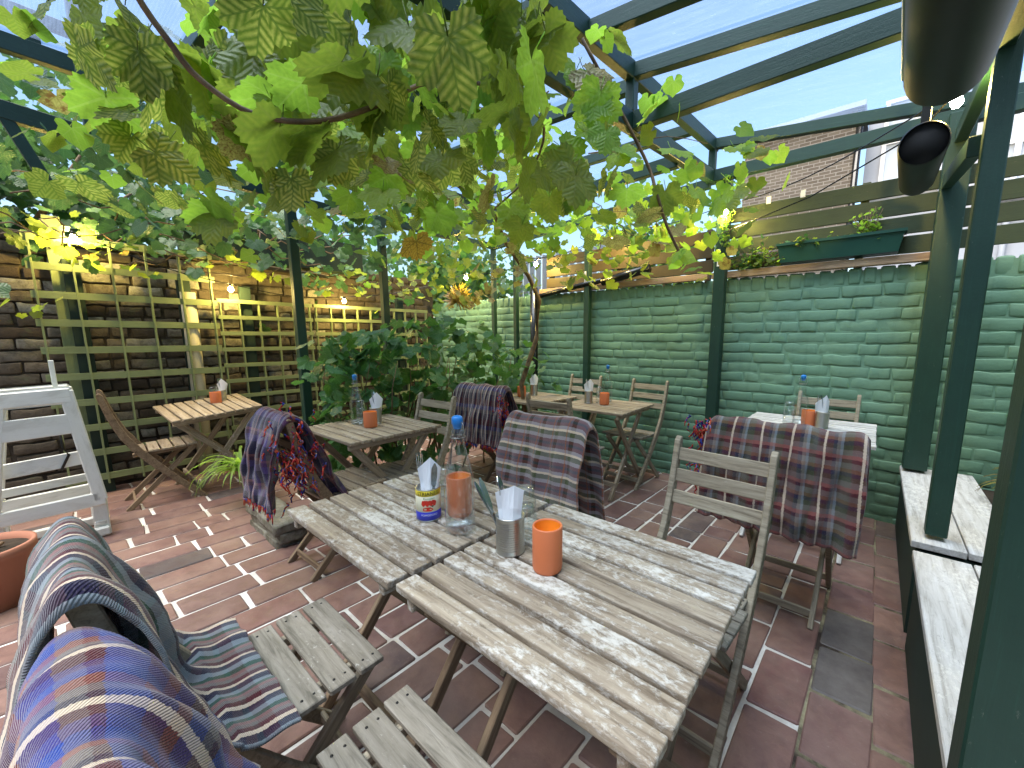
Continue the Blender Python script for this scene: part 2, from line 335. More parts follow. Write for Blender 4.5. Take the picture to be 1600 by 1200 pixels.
def put(name, mesh, parent=None, loc=(0, 0, 0), rot=(0, 0, 0), scale=(1, 1, 1)):
    o = bpy.data.objects.new(name, mesh); C.objects.link(o)
    o.location = loc; o.rotation_euler = rot; o.scale = scale
    if parent: o.parent = parent
    return o
def thing(name, label, cat, loc=(0, 0, 0), rz=0, group=None, rot=None):
    o = put(name, None, None, loc, rot or (0, 0, rz)); o['label'] = label; o['category'] = cat; o.empty_display_size = .1
    if group: o['group'] = group
    return o
def tag(o, label, cat, group=None):
    o['label'] = label; o['category'] = cat
    if group: o['group'] = group
    return o
def struct(o): o['kind'] = 'structure'; return o
def dup(o, parent=None, depth=0):
    c = o.copy(); C.objects.link(c)
    if parent: c.parent = parent
    for ch in o.children: dup(ch, c)
    return c
_bb = {}
def bevbox(d, mat, b=.003, seg=1, jit=0, key=''):
    k = (tuple(round(x, 4) for x in d), mat, b, seg, jit, key)
    if k in _bb: return _bb[k]
    bm = bmesh.new(); bmesh.ops.create_cube(bm, size=1)
    for v in bm.verts: v.co = Vector((v.co.x*d[0], v.co.y*d[1], v.co.z*d[2]))
    if jit:
        rr = random.Random(hash(key) % 999 if not isinstance(key, int) else key)
        for v in bm.verts: v.co += Vector((rr.uniform(-jit, jit), rr.uniform(-jit, jit), rr.uniform(-jit, jit)*.5))
    bmesh.ops.bevel(bm, geom=bm.edges[:], offset=b, segments=seg, affect='EDGES', profile=.6)
    me = bpy.data.meshes.new('board'); bm.to_mesh(me); bm.free(); me.materials.append(M[mat])
    if seg > 1: me.polygons.foreach_set('use_smooth', [True]*len(me.polygons))
    _bb[k] = me; return me
def bar(name, p0, p1, w, h, mat, parent, roll=0, b=.003):
    """a straight board from p0 to p1 as its own object; long axis is local X"""
    p0, p1 = Vector(p0), Vector(p1); L = (p1-p0).length
    q = (p1-p0).to_track_quat('X', 'Z')
    if roll: q = q @ Euler((roll, 0, 0)).to_quaternion()
    o = put(name, bevbox((L, w, h), mat, b), parent, (p0+p1)/2); o.rotation_mode = 'QUATERNION'; o.rotation_quaternion = q
    return o

# ------------------------------------------------------------------ setting: ground, paved floor
WY = 3.52; RX = .80; LX = -4.95
g = MB(); g.add([(-60, -60, -.02), (60, -60, -.02), (60, 60, -.02), (-60, 60, -.02)], [(0, 1, 2, 3)])
struct(put('ground', g.mesh('ground', 'soil')))
g = MB(); nx = 40; vs = []
vs = [(-5.2, -1.6, 0), (.34, -1.6, 0), (.34, WY+.05, 0), (-5.2, WY+.05, 0)]
g.add(vs, [(0, 1, 2, 3)])
floor = struct(put('floor', g.mesh('floor', 'mortar')))
g = MB(); g.add([(-.085, -1.6, .0035), (.34, -1.6, .0035), (.34, WY, .0035), (-.085, WY, .0035)], [(0, 1, 2, 3)]); put('dark_joint_bed', g.mesh('dark_joint_bed', 'darkmortar'), floor)
def paver_mesh(L, W, k, mat='paver', h=.03):
    rr = random.Random(k); bm = bmesh.new(); bmesh.ops.create_cube(bm, size=1)
    for v in bm.verts: v.co = Vector((v.co.x*W, v.co.y*L, v.co.z*h)) + Vector((rr.uniform(-.005, .005), rr.uniform(-.007, .007), 0))
    bmesh.ops.bevel(bm, geom=[e for e in bm.edges if abs(e.verts[0].co.z-e.verts[1].co.z) > h*.5], offset=.006, segments=1, affect='EDGES')
    bmesh.ops.bevel(bm, geom=[e for e in bm.edges if e.verts[0].co.z > 0 and e.verts[1].co.z > 0], offset=.0045, segments=1, affect='EDGES')
    bmesh.ops.delete(bm, geom=[f for f in bm.faces if f.normal.z < -.9], context='FACES')
    me = bpy.data.meshes.new('paver'); bm.to_mesh(me); bm.free(); me.materials.append(M[mat]); return me
PW, PL = .174, .318
pm = [paver_mesh(PL-.016, PW-.014, 100+i) for i in range(12)]; ph = [paver_mesh(PL*.5-.016, PW-.014, 200+i) for i in range(3)]
pb = [paver_mesh(.272, .172, 300+i) for i in range(8)]; pgm = [paver_mesh(.275, .178, 400+i, 'paverg') for i in range(2)]
cells = []
nx = 0; x = -.075
while x > -5.1:
    y = -1.6 + ((nx*.37) % 1.0)*PL + rnd.uniform(-.03, .03)
    while y < WY:
        half = rnd.random() < .10
        L = PL*.5 if half else PL
        cells.append((x-PW/2, y+L/2, half, 0)); y += L
    x -= PW; nx += 1
for cxp, wd in ((.012, 1), (.185, 1)):
    y = -1.6+cxp
    while y < WY: cells.append((cxp, y+.145, 0, 1)); y += .29
rot_b = []
cells.sort(key=lambda c: math.hypot(c[0], c[1]) + (6 if (c[1] < -.3 and c[0] > -1.0) or (c[0]+c[1]*-1.2 < -99) else 0))
def visible(p):
    dx, dy = p[0], p[1]; fx, fy = -math.sin(R(39.5)), math.cos(R(39.5)); a = dx*fx+dy*fy; b = dx*fy-dy*fx
    return a > .25 and abs(b)/a < 1.55
vis = [c for c in cells if visible(c)]; inv = [c for c in cells if not visible(c)]
def placep(c): return (c[0]+rnd.uniform(-.003, .003), c[1], -.0075+rnd.uniform(-.0015, .0015)), (rnd.uniform(-.006, .006), rnd.uniform(-.006, .006), rnd.uniform(-.012, .012))
for c in vis[:298]:
    l, r = placep(c); put('paver', rnd.choice(pgm) if c[3] and c[0] < .1 and 1.62 < c[1] < 2.2 else rnd.choice(pb if c[3] else ph if c[2] else pm), floor, l, r)
rest = vis[298:]+inv
jb = MB()
for c in rest:
    l, r = placep(c); me = rnd.choice(pb if c[3] else ph if c[2] else pm); mt = Matrix.LocRotScale(Vector(l), Euler(r), None)
    jb.add([mt @ v.co for v in me.vertices], [tuple(p.vertices) for p in me.polygons])
o = put('pavers', jb.mesh('pavers', 'paver'), floor); o['kind'] = 'stuff'

# ------------------------------------------------------------------ painted brick walls
def rough_brick(L, D, H, k, mat, amp=.004, bev=.008):
    rr = random.Random(k); bm = bmesh.new(); bmesh.ops.create_cube(bm, size=1)
    for v in bm.verts: v.co = Vector((v.co.x*L, v.co.y*D, v.co.z*H))
    bmesh.ops.subdivide_edges(bm, edges=[e for e in bm.edges if abs(e.verts[0].co.x-e.verts[1].co.x) > L*.5], cuts=3)
    for v in bm.verts:
        n = noise.noise_vector(Vector((v.co.x*14+k*7.3, v.co.z*9, k)))
        v.co += Vector((n.x*amp*1.5, n.y*amp, n.z*amp*1.6))
    bm.normal_update()
    bmesh.ops.bevel(bm, geom=[e for e in bm.edges if e.is_manifold and e.calc_face_angle() > .8], offset=bev, segments=2, affect='EDGES', profile=.5)
    me = bpy.data.meshes.new('brick'); bm.to_mesh(me); bm.free(); me.materials.append(M[mat])
    me.polygons.foreach_set('use_smooth', [True]*len(me.polygons)); return me
def brick_wall(name, label, axis, a0, a1, plane, height, mat, mortarmat, nind, near, ch=.0785, soldier=True, amp=.0065, proud=.005, seeds=0, gap=.007, skipn=None, back=.2, facing=-1):
    """axis 'x': runs along X at y=plane facing -Y; axis 'y': runs along Y at x=plane facing facing*X"""
    t = thing(name, label, 'wall', (0, 0, 0))
    b = MB(); 
    if axis == 'x': b.box(((a0+a1)/2, plane+back/2, height/2-.01), (a1-a0, back, height-.02))
    else: b.box((plane-facing*back/2, (a0+a1)/2, height/2-.01), (back, a1-a0, height-.02))
    put('mortar_bed', b.mesh('mortar_bed', mortarmat), t)
    BL = .228
    ms = [rough_brick(BL-gap, .05, ch-gap, seeds+i, mat, amp) for i in range(7)]
    hs = [rough_brick(BL/2-gap, .05, ch-gap, seeds+30+i, mat, amp) for i in range(4)]
    ss = [rough_brick(.076, .05, .108, seeds+60+i, mat, amp*1.3, .012) for i in range(5)]
    items = []; rows = int((height-(.115 if soldier else 0))/ch); off = height-(.115 if soldier else 0)-rows*ch
    for r in range(-1, rows):
        z = off+ch*(r+.5); p = a0-rnd.uniform(0, BL)
        if z < 0: continue
        while p < a1:
            hh = rnd.random() < .22; L = BL/2 if hh else BL
            q = p+L/2
            if a0+L/2 < q < a1-L/2: items.append((q, z, rnd.choice(hs if hh else ms), 0))
            p += L
    if soldier:
        p = a0+.05
        while p < a1-.03: items.append((p, height-.056, rnd.choice(ss), 1)); p += rnd.uniform(.080, .092)
    items.sort(key=lambda i: near(i[0], i[1]))
    j = MB()
    for n, (q, z, me, s) in enumerate(items):
        o_ = proud-.025+rnd.uniform(-.004, .004)
        if axis == 'x': l = (q, plane-o_, z); rot = (rnd.uniform(-.03, .03), rnd.uniform(-.024, .024), rnd.uniform(-.02, .02))
        else: l = (plane+facing*o_, q, z); rot = (rnd.uniform(-.02, .02), 0, R(90)+rnd.uniform(-.015, .015))
        if n < nind: put('brick', me, t, l, rot)
        else:
            mt = Matrix.LocRotScale(Vector(l), Euler(rot), None); j.add([mt @ v.co for v in me.vertices], [tuple(p.vertices) for p in me.polygons], 0, True)
    if j.v: o = put('bricks', j.mesh('bricks', mat), t); o['kind'] = 'stuff'
    return t
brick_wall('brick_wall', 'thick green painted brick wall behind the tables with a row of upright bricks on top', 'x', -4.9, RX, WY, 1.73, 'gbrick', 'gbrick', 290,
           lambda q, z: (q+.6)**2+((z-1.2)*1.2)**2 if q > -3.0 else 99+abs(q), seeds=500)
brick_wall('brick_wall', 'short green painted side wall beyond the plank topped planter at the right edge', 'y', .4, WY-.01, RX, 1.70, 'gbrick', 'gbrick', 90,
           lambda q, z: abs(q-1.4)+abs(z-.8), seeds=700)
brick_wall('brick_wall', 'old unpainted brown and cream brick wall standing behind the green trellis', 'y', -1.8, WY, LX, 2.05, 'stock', 'oldmortar', 295,
           lambda q, z: abs(q-.8)*.7+abs(z-1.1), soldier=False, amp=.010, proud=.018, seeds=900, gap=.014, ch=.088, facing=1)

# ------------------------------------------------------------------ fence above the right wall
def plank_fence(name, label, x0, x1, z0, n, ph, gap, mat, y=WY+.05, tilt=0):
    t = thing(name, label, 'fence', (0, 0, 0))
    for i in range(n):
        z = z0+(ph+gap)*i+ph/2
        bar('slat', (x0, y, z), (x1, y, z+tilt), .018, ph, mat, t)
    for xp in (x0+.05, (x0+x1)/2, x1-.05): bar('fence_post', (xp, y+.035, z0-.1), (xp, y+.035, z0+(ph+gap)*n), .045, .045, mat, t)
    return t
f1 = plank_fence('slat_fence', 'dark green horizontal slat fence above the wall behind the trough planter', -1.10, .78, 1.80, 4, .108, .014, 'fence')
f2 = plank_fence('slat_fence', 'brown stained horizontal slat fence above the wall under the vine', -2.9, -1.12, 1.80, 3, .10, .016, 'fencebr')
for px_ in (-.74, -.52):
    b = MB(); b.box((px_, WY+.036, 2.285), (.03, .008, .05)); put('white_clip', b.mesh('white_clip', 'sill'), f1)
t = thing('wall_plate', 'raw timber batten lying along the top of the green brick wall', 'timber batten')
bar('batten', (-2.93, WY-.02, 1.757), (-1.13, WY-.02, 1.757), .06, .05, 'rawtim', t); bar('batten', (-1.10, WY-.02, 1.757), (.2, WY-.02, 1.757), .06, .05, 'rawtim', t)
# black waste pipe on the wall
t = thing('waste_pipe', 'black plastic waste pipe running along the wall top and down the corner', 'pipe')
b = MB(); b.tube([(-2.92, WY-.09, 1.70), (-2.4, WY-.09, 1.77), (-1.75, WY-.09, 1.845)], .026, 12); put('pipe_run', b.mesh('pipe_run', 'pipeB'), t)
b = MB(); b.tube([(-2.97, WY-.09, 1.80), (-2.97, WY-.09, .9), (-2.97, WY-.09, 0)], .042, 12); put('down_pipe', b.mesh('down_pipe', 'pipeB'), t)
b = MB(); b.tube([(-2.1, WY-.09, 1.79), (-1.62, WY-.09, 1.865)], .038, 12); put('pipe_collar', b.mesh('pipe_collar', 'pipeB'), t)

# ------------------------------------------------------------------ pergola
P = thing('pergola', 'dark green timber pergola frame with clear corrugated roof panels', 'pergola')
PX = -1.12
zc = lambda y: 2.218+.08*y
za = lambda y: 2.47+.075*y
bar('plate_beam', (PX, -.6, zc(-.6)), (PX, 3.45, zc(3.45)), .05, .095, 'frame', P)
bar('ridge_beam', (PX, -.6, za(-.6)), (PX, 3.45, za(3.45)), .05, .085, 'frame', P)
RT = .25
def raf(y, x0=PX, x1=.75, d0=0): # sloping rafter
    bar('rafter', (x0, y, za(y)-.0), (x1, y, za(y)-.125*(x1-x0)*.9), .05, .07, 'frame', P)
for y in (.55, 1.10, 1.66, 2.08, 3.40): raf(y)
for y in (.78, 2.08, 3.40):
    bar('tie_beam', (PX+.025, y-.001, zc(y)), (.72, y-.001, zc(y)+.0), .055, .085, 'frame', P)
    bar('king_post', (PX, y, zc(y)+.048), (PX, y, za(y)-.043), .05, .05, 'frame', P)
# left (flat) half of the roof
LXP = -3.55
bar('plate_beam', (LXP, -.9, 2.47), (LXP, 1.2, 2.32), .06, .09, 'frame', P)
bar('plate_beam', (LXP, 1.22, 2.30), (LXP, 3.42, 2.30), .05, .06, 'frame', P)
bar('side_beam', (LXP, -1.0, 2.75), (LXP, 3.45, 2.70), .06, .085, 'frame', P)
bar('side_beam', (LXP, -1.0, 2.92), (LXP, 3.45, 2.88), .05, .06, 'frame', P)
for y_ in (.12, .9, 1.7, 2.5): bar('king_post', (LXP, y_, 2.76), (LXP, y_, 2.88), .05, .05, 'frame', P)
bar('post', (LXP+.2, .28, 2.3), (LXP+.2, .28, 3.1), .08, .08, 'frame', P)
bar('tie_beam', (LXP, 1.15, 2.33), (PX, 1.15, zc(1.15)), .06, .09, 'frame', P)
bar('tie_beam', (LXP, 2.75, 2.33), (PX, 2.75, zc(2.75)-.03), .05, .08, 'frame', P)
bar('tie_beam', (LXP, 3.38, 2.30), (PX, 3.38, zc(3.38)-.05), .05, .07, 'frame', P)
for y in (-.2, .6, 1.4, 2.2, 3.0): bar('rafter', (PX-.03, y, za(y)), (LXP, y, 2.74), .05, .07, 'frame', P)
bar('brace', (LXP, -.02, 2.38), (LXP, .10, 2.05), .05, .05, 'frame', P)
# posts
for x, y, z0, z1, s in ((.245, 3.38, .45, 2.50, .115), (.258, 2.27, .45, 2.44, .068), (.212, .935, .45, 2.36, .080),
                        (-1.02, 3.44, 0, 2.47, .085), (-2.28, 3.45, 0, 2.38, .06), (LXP, 1.27, 0, 2.29, .065), (LXP, 2.0, 0, 2.27, .06), (LXP, 3.38, 0, 2.27, .05), (-3.25, 3.44, 0, 2.3, .05)):
    bar('post', (x, y, z0), (x, y, z1), s, s, 'frame', P, b=.004)
bar('side_beam', (.245, 3.42, 2.38), (.245, -.6, 2.14), .05, .08, 'frame', P)
bar('brace', (.215, 3.33, 2.14), (.215, 2.33, 1.99), .045, .075, 'frame', P)
# roof panels
light_block = MB(); light_block.box((-1.6, -3.2, 1.6), (9, .3, 3.3)); struct(put('wall', light_block.mesh('wall', 'houseW')))  # unseen wall added behind the camera so less light floods in from there
def panel(c):
    b = MB(); n = 14; (x0, x1, y0, y1, z) = c; vs = []; 
    for i in range(n+1):
        for j in (0, 1):
            y = y0+(y1-y0)*i/n; x = (x0, x1)[j]; vs.append((x, y, z(x, y)+.06+.003*math.sin(i*1.9)))
    b.add(vs, [(2*i, 2*i+1, 2*i+3, 2*i+2) for i in range(n)], 0, True); put('roof_panel', b.mesh('roof_panel', 'poly'), P)
for y0, y1 in ((-.6, .54), (.56, 1.09), (1.11, 2.07), (2.09, 3.48)):
    panel((PX, .9, y0, y1, lambda x, y: za(y)-.1125*(x-PX)))
for y0, y1 in ((-.9, .58), (.62, 1.38), (1.42, 2.18), (2.22, 3.5)):
    panel((LXP-.1, PX-.002, y0, y1, lambda x, y: za(y)+(2.74-za(y))*(x-PX)/(LXP-PX)))
# stickers on the wall posts
for x, z, y in ((-1.02, 1.88, 3.44-.045), (-2.28, 1.84, 3.45-.033)):
    b = MB(); b.box((x-.01, y, z), (.018, .003, .13)); b.box((x-.01, y-.002, z+.03), (.006, .002, .03), mi=1); b.box((x-.008, y-.002, z-.02), (.006, .002, .04), mi=1)
    put('label_sticker', b.mesh('label_sticker', ['napkin', 'ink']), P)

# ------------------------------------------------------------------ plank topped planter on the right
for nm, lab, y0, y1, zt, xr in (('raised_planter', 'far pale plank topped raised planter running up to the green wall', 2.19, 3.47, .43, .52), ('raised_planter', 'near pale plank topped raised planter beside the thick front post', -.6, 2.10, .425, .50)):
    t = thing(nm, lab, 'planter', group='plank topped planters along the right side')
    b = MB(); b.box((.33, (y0+y1)/2, (zt-.04)/2), (.26, y1-y0-.02, zt-.04)); put('side_board', b.mesh('side_board', 'deepgreen'), t)
    bar('plank', (.265, y0, zt-.014), (.265, y1, zt-.014), .165, .030, 'plank', t); bar('plank', (.435, y0, zt-.012), (.435, y1, zt-.012), .165, .030, 'plank', t)
    b = MB(); b.add([(.52, y0, .36), (RX-.02, y0, .36), (RX-.02, y1, .36), (.52, y1, .36)], [(0, 1, 2, 3)]); put('soil_bed', b.mesh('soil_bed', 'soil'), t)

# ------------------------------------------------------------------ trellis
def trellis(name, label, x, ys, zs, w, zt0, group='green square trellis panels'):
    t = thing(name, label, 'trellis', (0, 0, 0), group=group)
    for y in ys: bar('upright_lath', (x, y, zs[0]-.1), (x, y, zs[-1]+w/2), .012, w, 'trellis', t, roll=R(90)) if 0 else bar('upright_lath', (x, y, zs[0]-.06), (x, y+rnd.uniform(-.006, .006), zs[-1]+w/2), w, .012, 'trellis', t, b=.001)
    for z in zs: bar('cross_lath', (x+.013, ys[0]-w/2, z), (x+.013, ys[-1]+w/2, z+rnd.uniform(-.004, .004)), .012, w, 'trellis', t, b=.001)
    return t
TX = -4.75
def put_trellis(*a): return trellis(*a)
put_trellis('garden_trellis', 'large green trellis panel with wide squares behind the white high chairs', TX, [-.03+.203*i for i in range(6)], [.15+.2035*i for i in range(10)], .052, 0)
put_trellis('garden_trellis', 'green trellis panel with small squares between the cream pipe and the first post', TX, [1.03+.155*i for i in range(6)], [.25+.150*i for i in range(10)], .036, 0)
put_trellis('garden_trellis', 'green trellis panel with small squares behind the leafy bush in the corner', TX, [1.86+.155*i for i in range(10)], [.25+.150*i for i in range(10)], .036, 0)
t = thing('trellis_posts', 'dark timber uprights fixed to the old wall behind the trellis', 'wall posts')
for y, m_, z1 in ((.16, 'deepgreen', 1.85), (.10, 'trellis', 2.16), (.80, 'deepgreen', 1.8), (1.25, 'deepgreen', 1.75), (2.9, 'deepgreen', 1.75)):
    bar('upright', (TX-.06-(.05 if m_ == 'trellis' else 0), y, 0), (TX-.06-(.05 if m_ == 'trellis' else 0), y, z1), .09, .05, m_, t)
b = MB(); b.tube([(TX-.05, .80, .0), (TX-.055, .815, .9), (TX-.05, .82, 1.66)], .058, 16); tag(put('drain_pipe', b.mesh('drain_pipe', 'pipew')), 'old cream vertical pipe behind the trellis with flaking paint', 'pipe')
# shelf and ridged board on left wall
t = thing('wall_shelf', 'ridged wooden shelf board on the old wall above the small square trellis', 'shelf')
bar('board', (TX+.03, 1.32, 1.93), (TX+.03, 1.98, 1.90), .16, .035, 'fencebr', t)
for i in range(14): bar('ridge', (TX-.04+i*.012, 1.32, 1.952), (TX-.04+i*.012, 1.98, 1.922), .005, .006, 'tabfar', t, b=.001)
b = MB(); b.box((TX-.1, 1.62, 2.15), (.22, 1.6, .32)); put('back_board', b.mesh('back_board', 'deepgreen'), t)

# ------------------------------------------------------------------ furniture
def make_table(label, legm=None, w=.625, dpt=.60, z=.71, n=9, mat='table', loc=(0, 0), rz=0, tilt=(0, 0), grp='slatted folding tables'):
    t = thing('folding_table', label, 'table', (loc[0], loc[1], 0), group=grp, rot=(tilt[0], tilt[1], rz))
    if tilt != (0, 0): t.location.z = .0
    lm = legm or mat; pitch = dpt/n; sw = pitch-.0125
    for i in range(n):
        y = -dpt/2+pitch*(i+.5)
        put('table_slat', bevbox((w, sw, .020), mat, .0035, 2), t, (rnd.uniform(-.002, .002), y, z-.010+rnd.uniform(-.001, .001)), (rnd.uniform(-.01, .01), 0, rnd.uniform(-.003, .003)))
    for s in (-1, 1):
        bar('batten', (s*(w/2-.045), -dpt/2+.012, z-.036), (s*(w/2-.045), dpt/2-.012, z-.036), .022, .034, mat, t)
        bar('leg', (s*(w/2-.072), -dpt/2+.05, z-.05), (s*(w/2-.072), dpt/2-.03, .008), .022, .040, lm, t)
        bar('leg', (s*(w/2-.098), dpt/2-.05, z-.05), (s*(w/2-.098), -dpt/2+.03, .008), .022, .040, lm, t)
    for y, zz in ((dpt/2-.1, .12), (-dpt/2+.1, .12)):
        bar('stretcher', (-w/2+.08, y, zz), (w/2-.08, y, zz), .020, .036, lm, t)
    return t
T2 = make_table('nearest slatted table, bare at its right end, carrying the orange cup and ribbed tin', loc=(-.490, .732), mat='table', legm='brownw')
T1 = make_table('flaking slatted table pushed against the left of the nearest table, with the tomato tin', loc=(-1.132, .722), mat='table', legm='brownw')
T3 = make_table('slatted table in front of the leafy bush beside the blanket chair on the stone', loc=(-2.43, 1.235), rz=R(1.5), mat='tabfar')
T4 = make_table('slatted table against the trellis by the cream pipe', loc=(-4.36, .83), w=.60, z=.70, mat='tabfar', tilt=(R(4.5), R(5.0)), rz=R(3))
T5 = make_table('slatted table in the corner by the green wall with crossed legs in view', loc=(-1.715, 2.87), mat='tabfar', rz=R(2), n=9)
T7 = make_table('farthest slatted table, half hidden behind the draped chair in the corner', loc=(-2.46, 2.80), mat='tabfar', rz=R(-2), z=.715)
T6 = make_table('pale slatted table at the green wall behind the widest blanket', w=.70, dpt=.70, n=12, loc=(-.31, 2.98), mat='plank', rz=R(0))

CW = .36
def seat_profile():
    return
def curved_post(mat):
    """long back post: from top rear down forward to front foot, flat board with gentle curve"""
    pts = [(-.285, .865), (-.262, .76), (-.235, .66), (-.195, .55), (-.135, .44), (-.045, .31), (.07, .16), (.205, .0)]
    b = MB(); hw = [.017, .019, .021, .023, .025, .024, .021, .018]; th = .011; L = len(pts); vs = []
    for i, (y, z) in enumerate(pts):
        a = pts[max(i-1, 0)]; c = pts[min(i+1, L-1)]; ty, tz = c[0]-a[0], c[1]-a[1]; l = math.hypot(ty, tz); ny, nz = -tz/l, ty/l
        for sx, sn in ((-1, -1), (1, -1), (1, 1), (-1, 1)): vs.append((sx*th, y+ny*sn*hw[i], z+nz*sn*hw[i]))
    fs = [(i*4+k, (i+1)*4+k, (i+1)*4+(k+1) % 4, i*4+(k+1) % 4) for i in range(L-1) for k in range(4)]
    # rounded top cap
    vs += [(-th, -.298, .880), (th, -.298, .880), (th, -.285, .884), (-th, -.285, .884)]
    n0 = L*4; fs += [(0, 1, n0+1, n0), (3, n0+3, n0+2, 2), (0, n0, n0+3, 3), (1, 2, n0+2, n0+1), (n0, n0+1, n0+2, n0+3), (L*4-1, L*4-2, L*4-3, L*4-4)]
    b.add(vs, fs); bm = bmesh.new(); me = b.mesh('back_post', mat); bm.from_mesh(me); bmesh.ops.recalc_face_normals(bm, faces=bm.faces)
    bmesh.ops.bevel(bm, geom=[e for e in bm.edges if e.is_manifold and e.calc_face_angle() > .9], offset=.003, segments=1, affect='EDGES')
    bm.to_mesh(me); bm.free(); return me
def make_chair(mat, seatmat):
    t = thing('folding_chair', '', 'chair')
    me = curved_post(mat)
    for s in (-1, 1):
        put('back_post', me, t, (s*(CW/2-.011), 0, 0))
        bar('rear_leg', (s*(CW/2-.036), .175, .425), (s*(CW/2-.036), -.235, .004), .020, .036, mat, t)
        bar('seat_rail', (s*(CW/2-.060), -.17, .407), (s*(CW/2-.060), .185, .420), .018, .030, mat, t)
    for i in range(5):
        y = -.125+.0715*i
        o = put('seat_slat', bevbox((CW-.028 if i == 0 else CW+.012 if i > 1 else CW-.026, .061, .016), seatmat, .0025), t, (0, y, .428+.004*i), (0.03, 0, rnd.uniform(-.006, .006)))
        if i == 0 : o.scale = (.93, 1, 1)
    for z, y in ((.815, -.277), (.735, -.257), (.655, -.235)):
        put('back_slat', bevbox((CW-.02, .013, .050), mat, .0025), t, (0, y, z), (R(13), 0, 0))
    bar('stretcher', (-CW/2+.04, -.19, .055), (CW/2-.04, -.19, .055), .014, .034, mat, t)
    bar('stretcher', (-CW/2+.02, .15, .075), (CW/2-.02, .15, .075), .014, .034, mat, t)
    # screw heads on the seat slats
    b = MB()
    for i in range(5):
        for sx in (-1, 1):
            for dy in (-.012, .014): b.lathe([(.0032, 0), (.0032, .0012), (0.0001, .0014)], 6, (sx*(CW/2-.022), -.125+.0715*i+dy, .4362+.004*i))
    put('screw_heads', b.mesh('screw_heads', 'black'), t)['kind'] = 'stuff'
    return t
chA = make_chair('chair', 'seatw'); chB = make_chair('brownw', 'tabfar')
def chair(src, x, y, rz, label, first=False):
    c = src if first else dup(src); c.location = (x, y, 0); c.rotation_euler = (0, 0, R(rz)); c['label'] = label; c['group'] = 'wooden folding chairs'
    return c
chair(chA, -1.10, .265, 0, 'near left folding chair under the cream and maroon striped blanket, front seat slats showing', True)
chair(chA, -.605, .255, 0, 'nearest folding chair, its seat at the bottom edge under the blue and purple blanket')
chair(chA, -1.145, 1.150, 180, 'folding chair under the checked blanket behind the bottle on the near table')
chair(chA, -.415, 1.245, 178, 'bare pale folding chair tucked under the right end of the nearest table')
chair(chA, -.255, 2.20, -1, 'folding chair under the widest blanket by the right hand table')
chair(chA, -.235, 3.13, 180, 'bare folding chair squeezed between the pale table and the green wall')
chair(chA, -1.60, 3.16, 176, 'bare folding chair against the green wall at the crossed leg table')
chair(chA, -2.27, 3.17, 183, 'bare folding chair against the wall beside the black down pipe')
chair(chA, -1.69, 2.355, 3, 'bare folding chair with its back to the camera at the corner table')
chair(chB, -2.25, 2.29, 4, 'folding chair under the dark narrow striped blanket before the corner table', True)
chair(chA, -2.27, 1.345, 184, 'bare folding chair behind the table by the leafy bush')
chair(chB, -2.315, .955, 2, 'folding chair under the purple blanket beside the stone block')
chair(chB, -4.25, .46, -3, 'brown folding chair seen side on in front of the trellis')

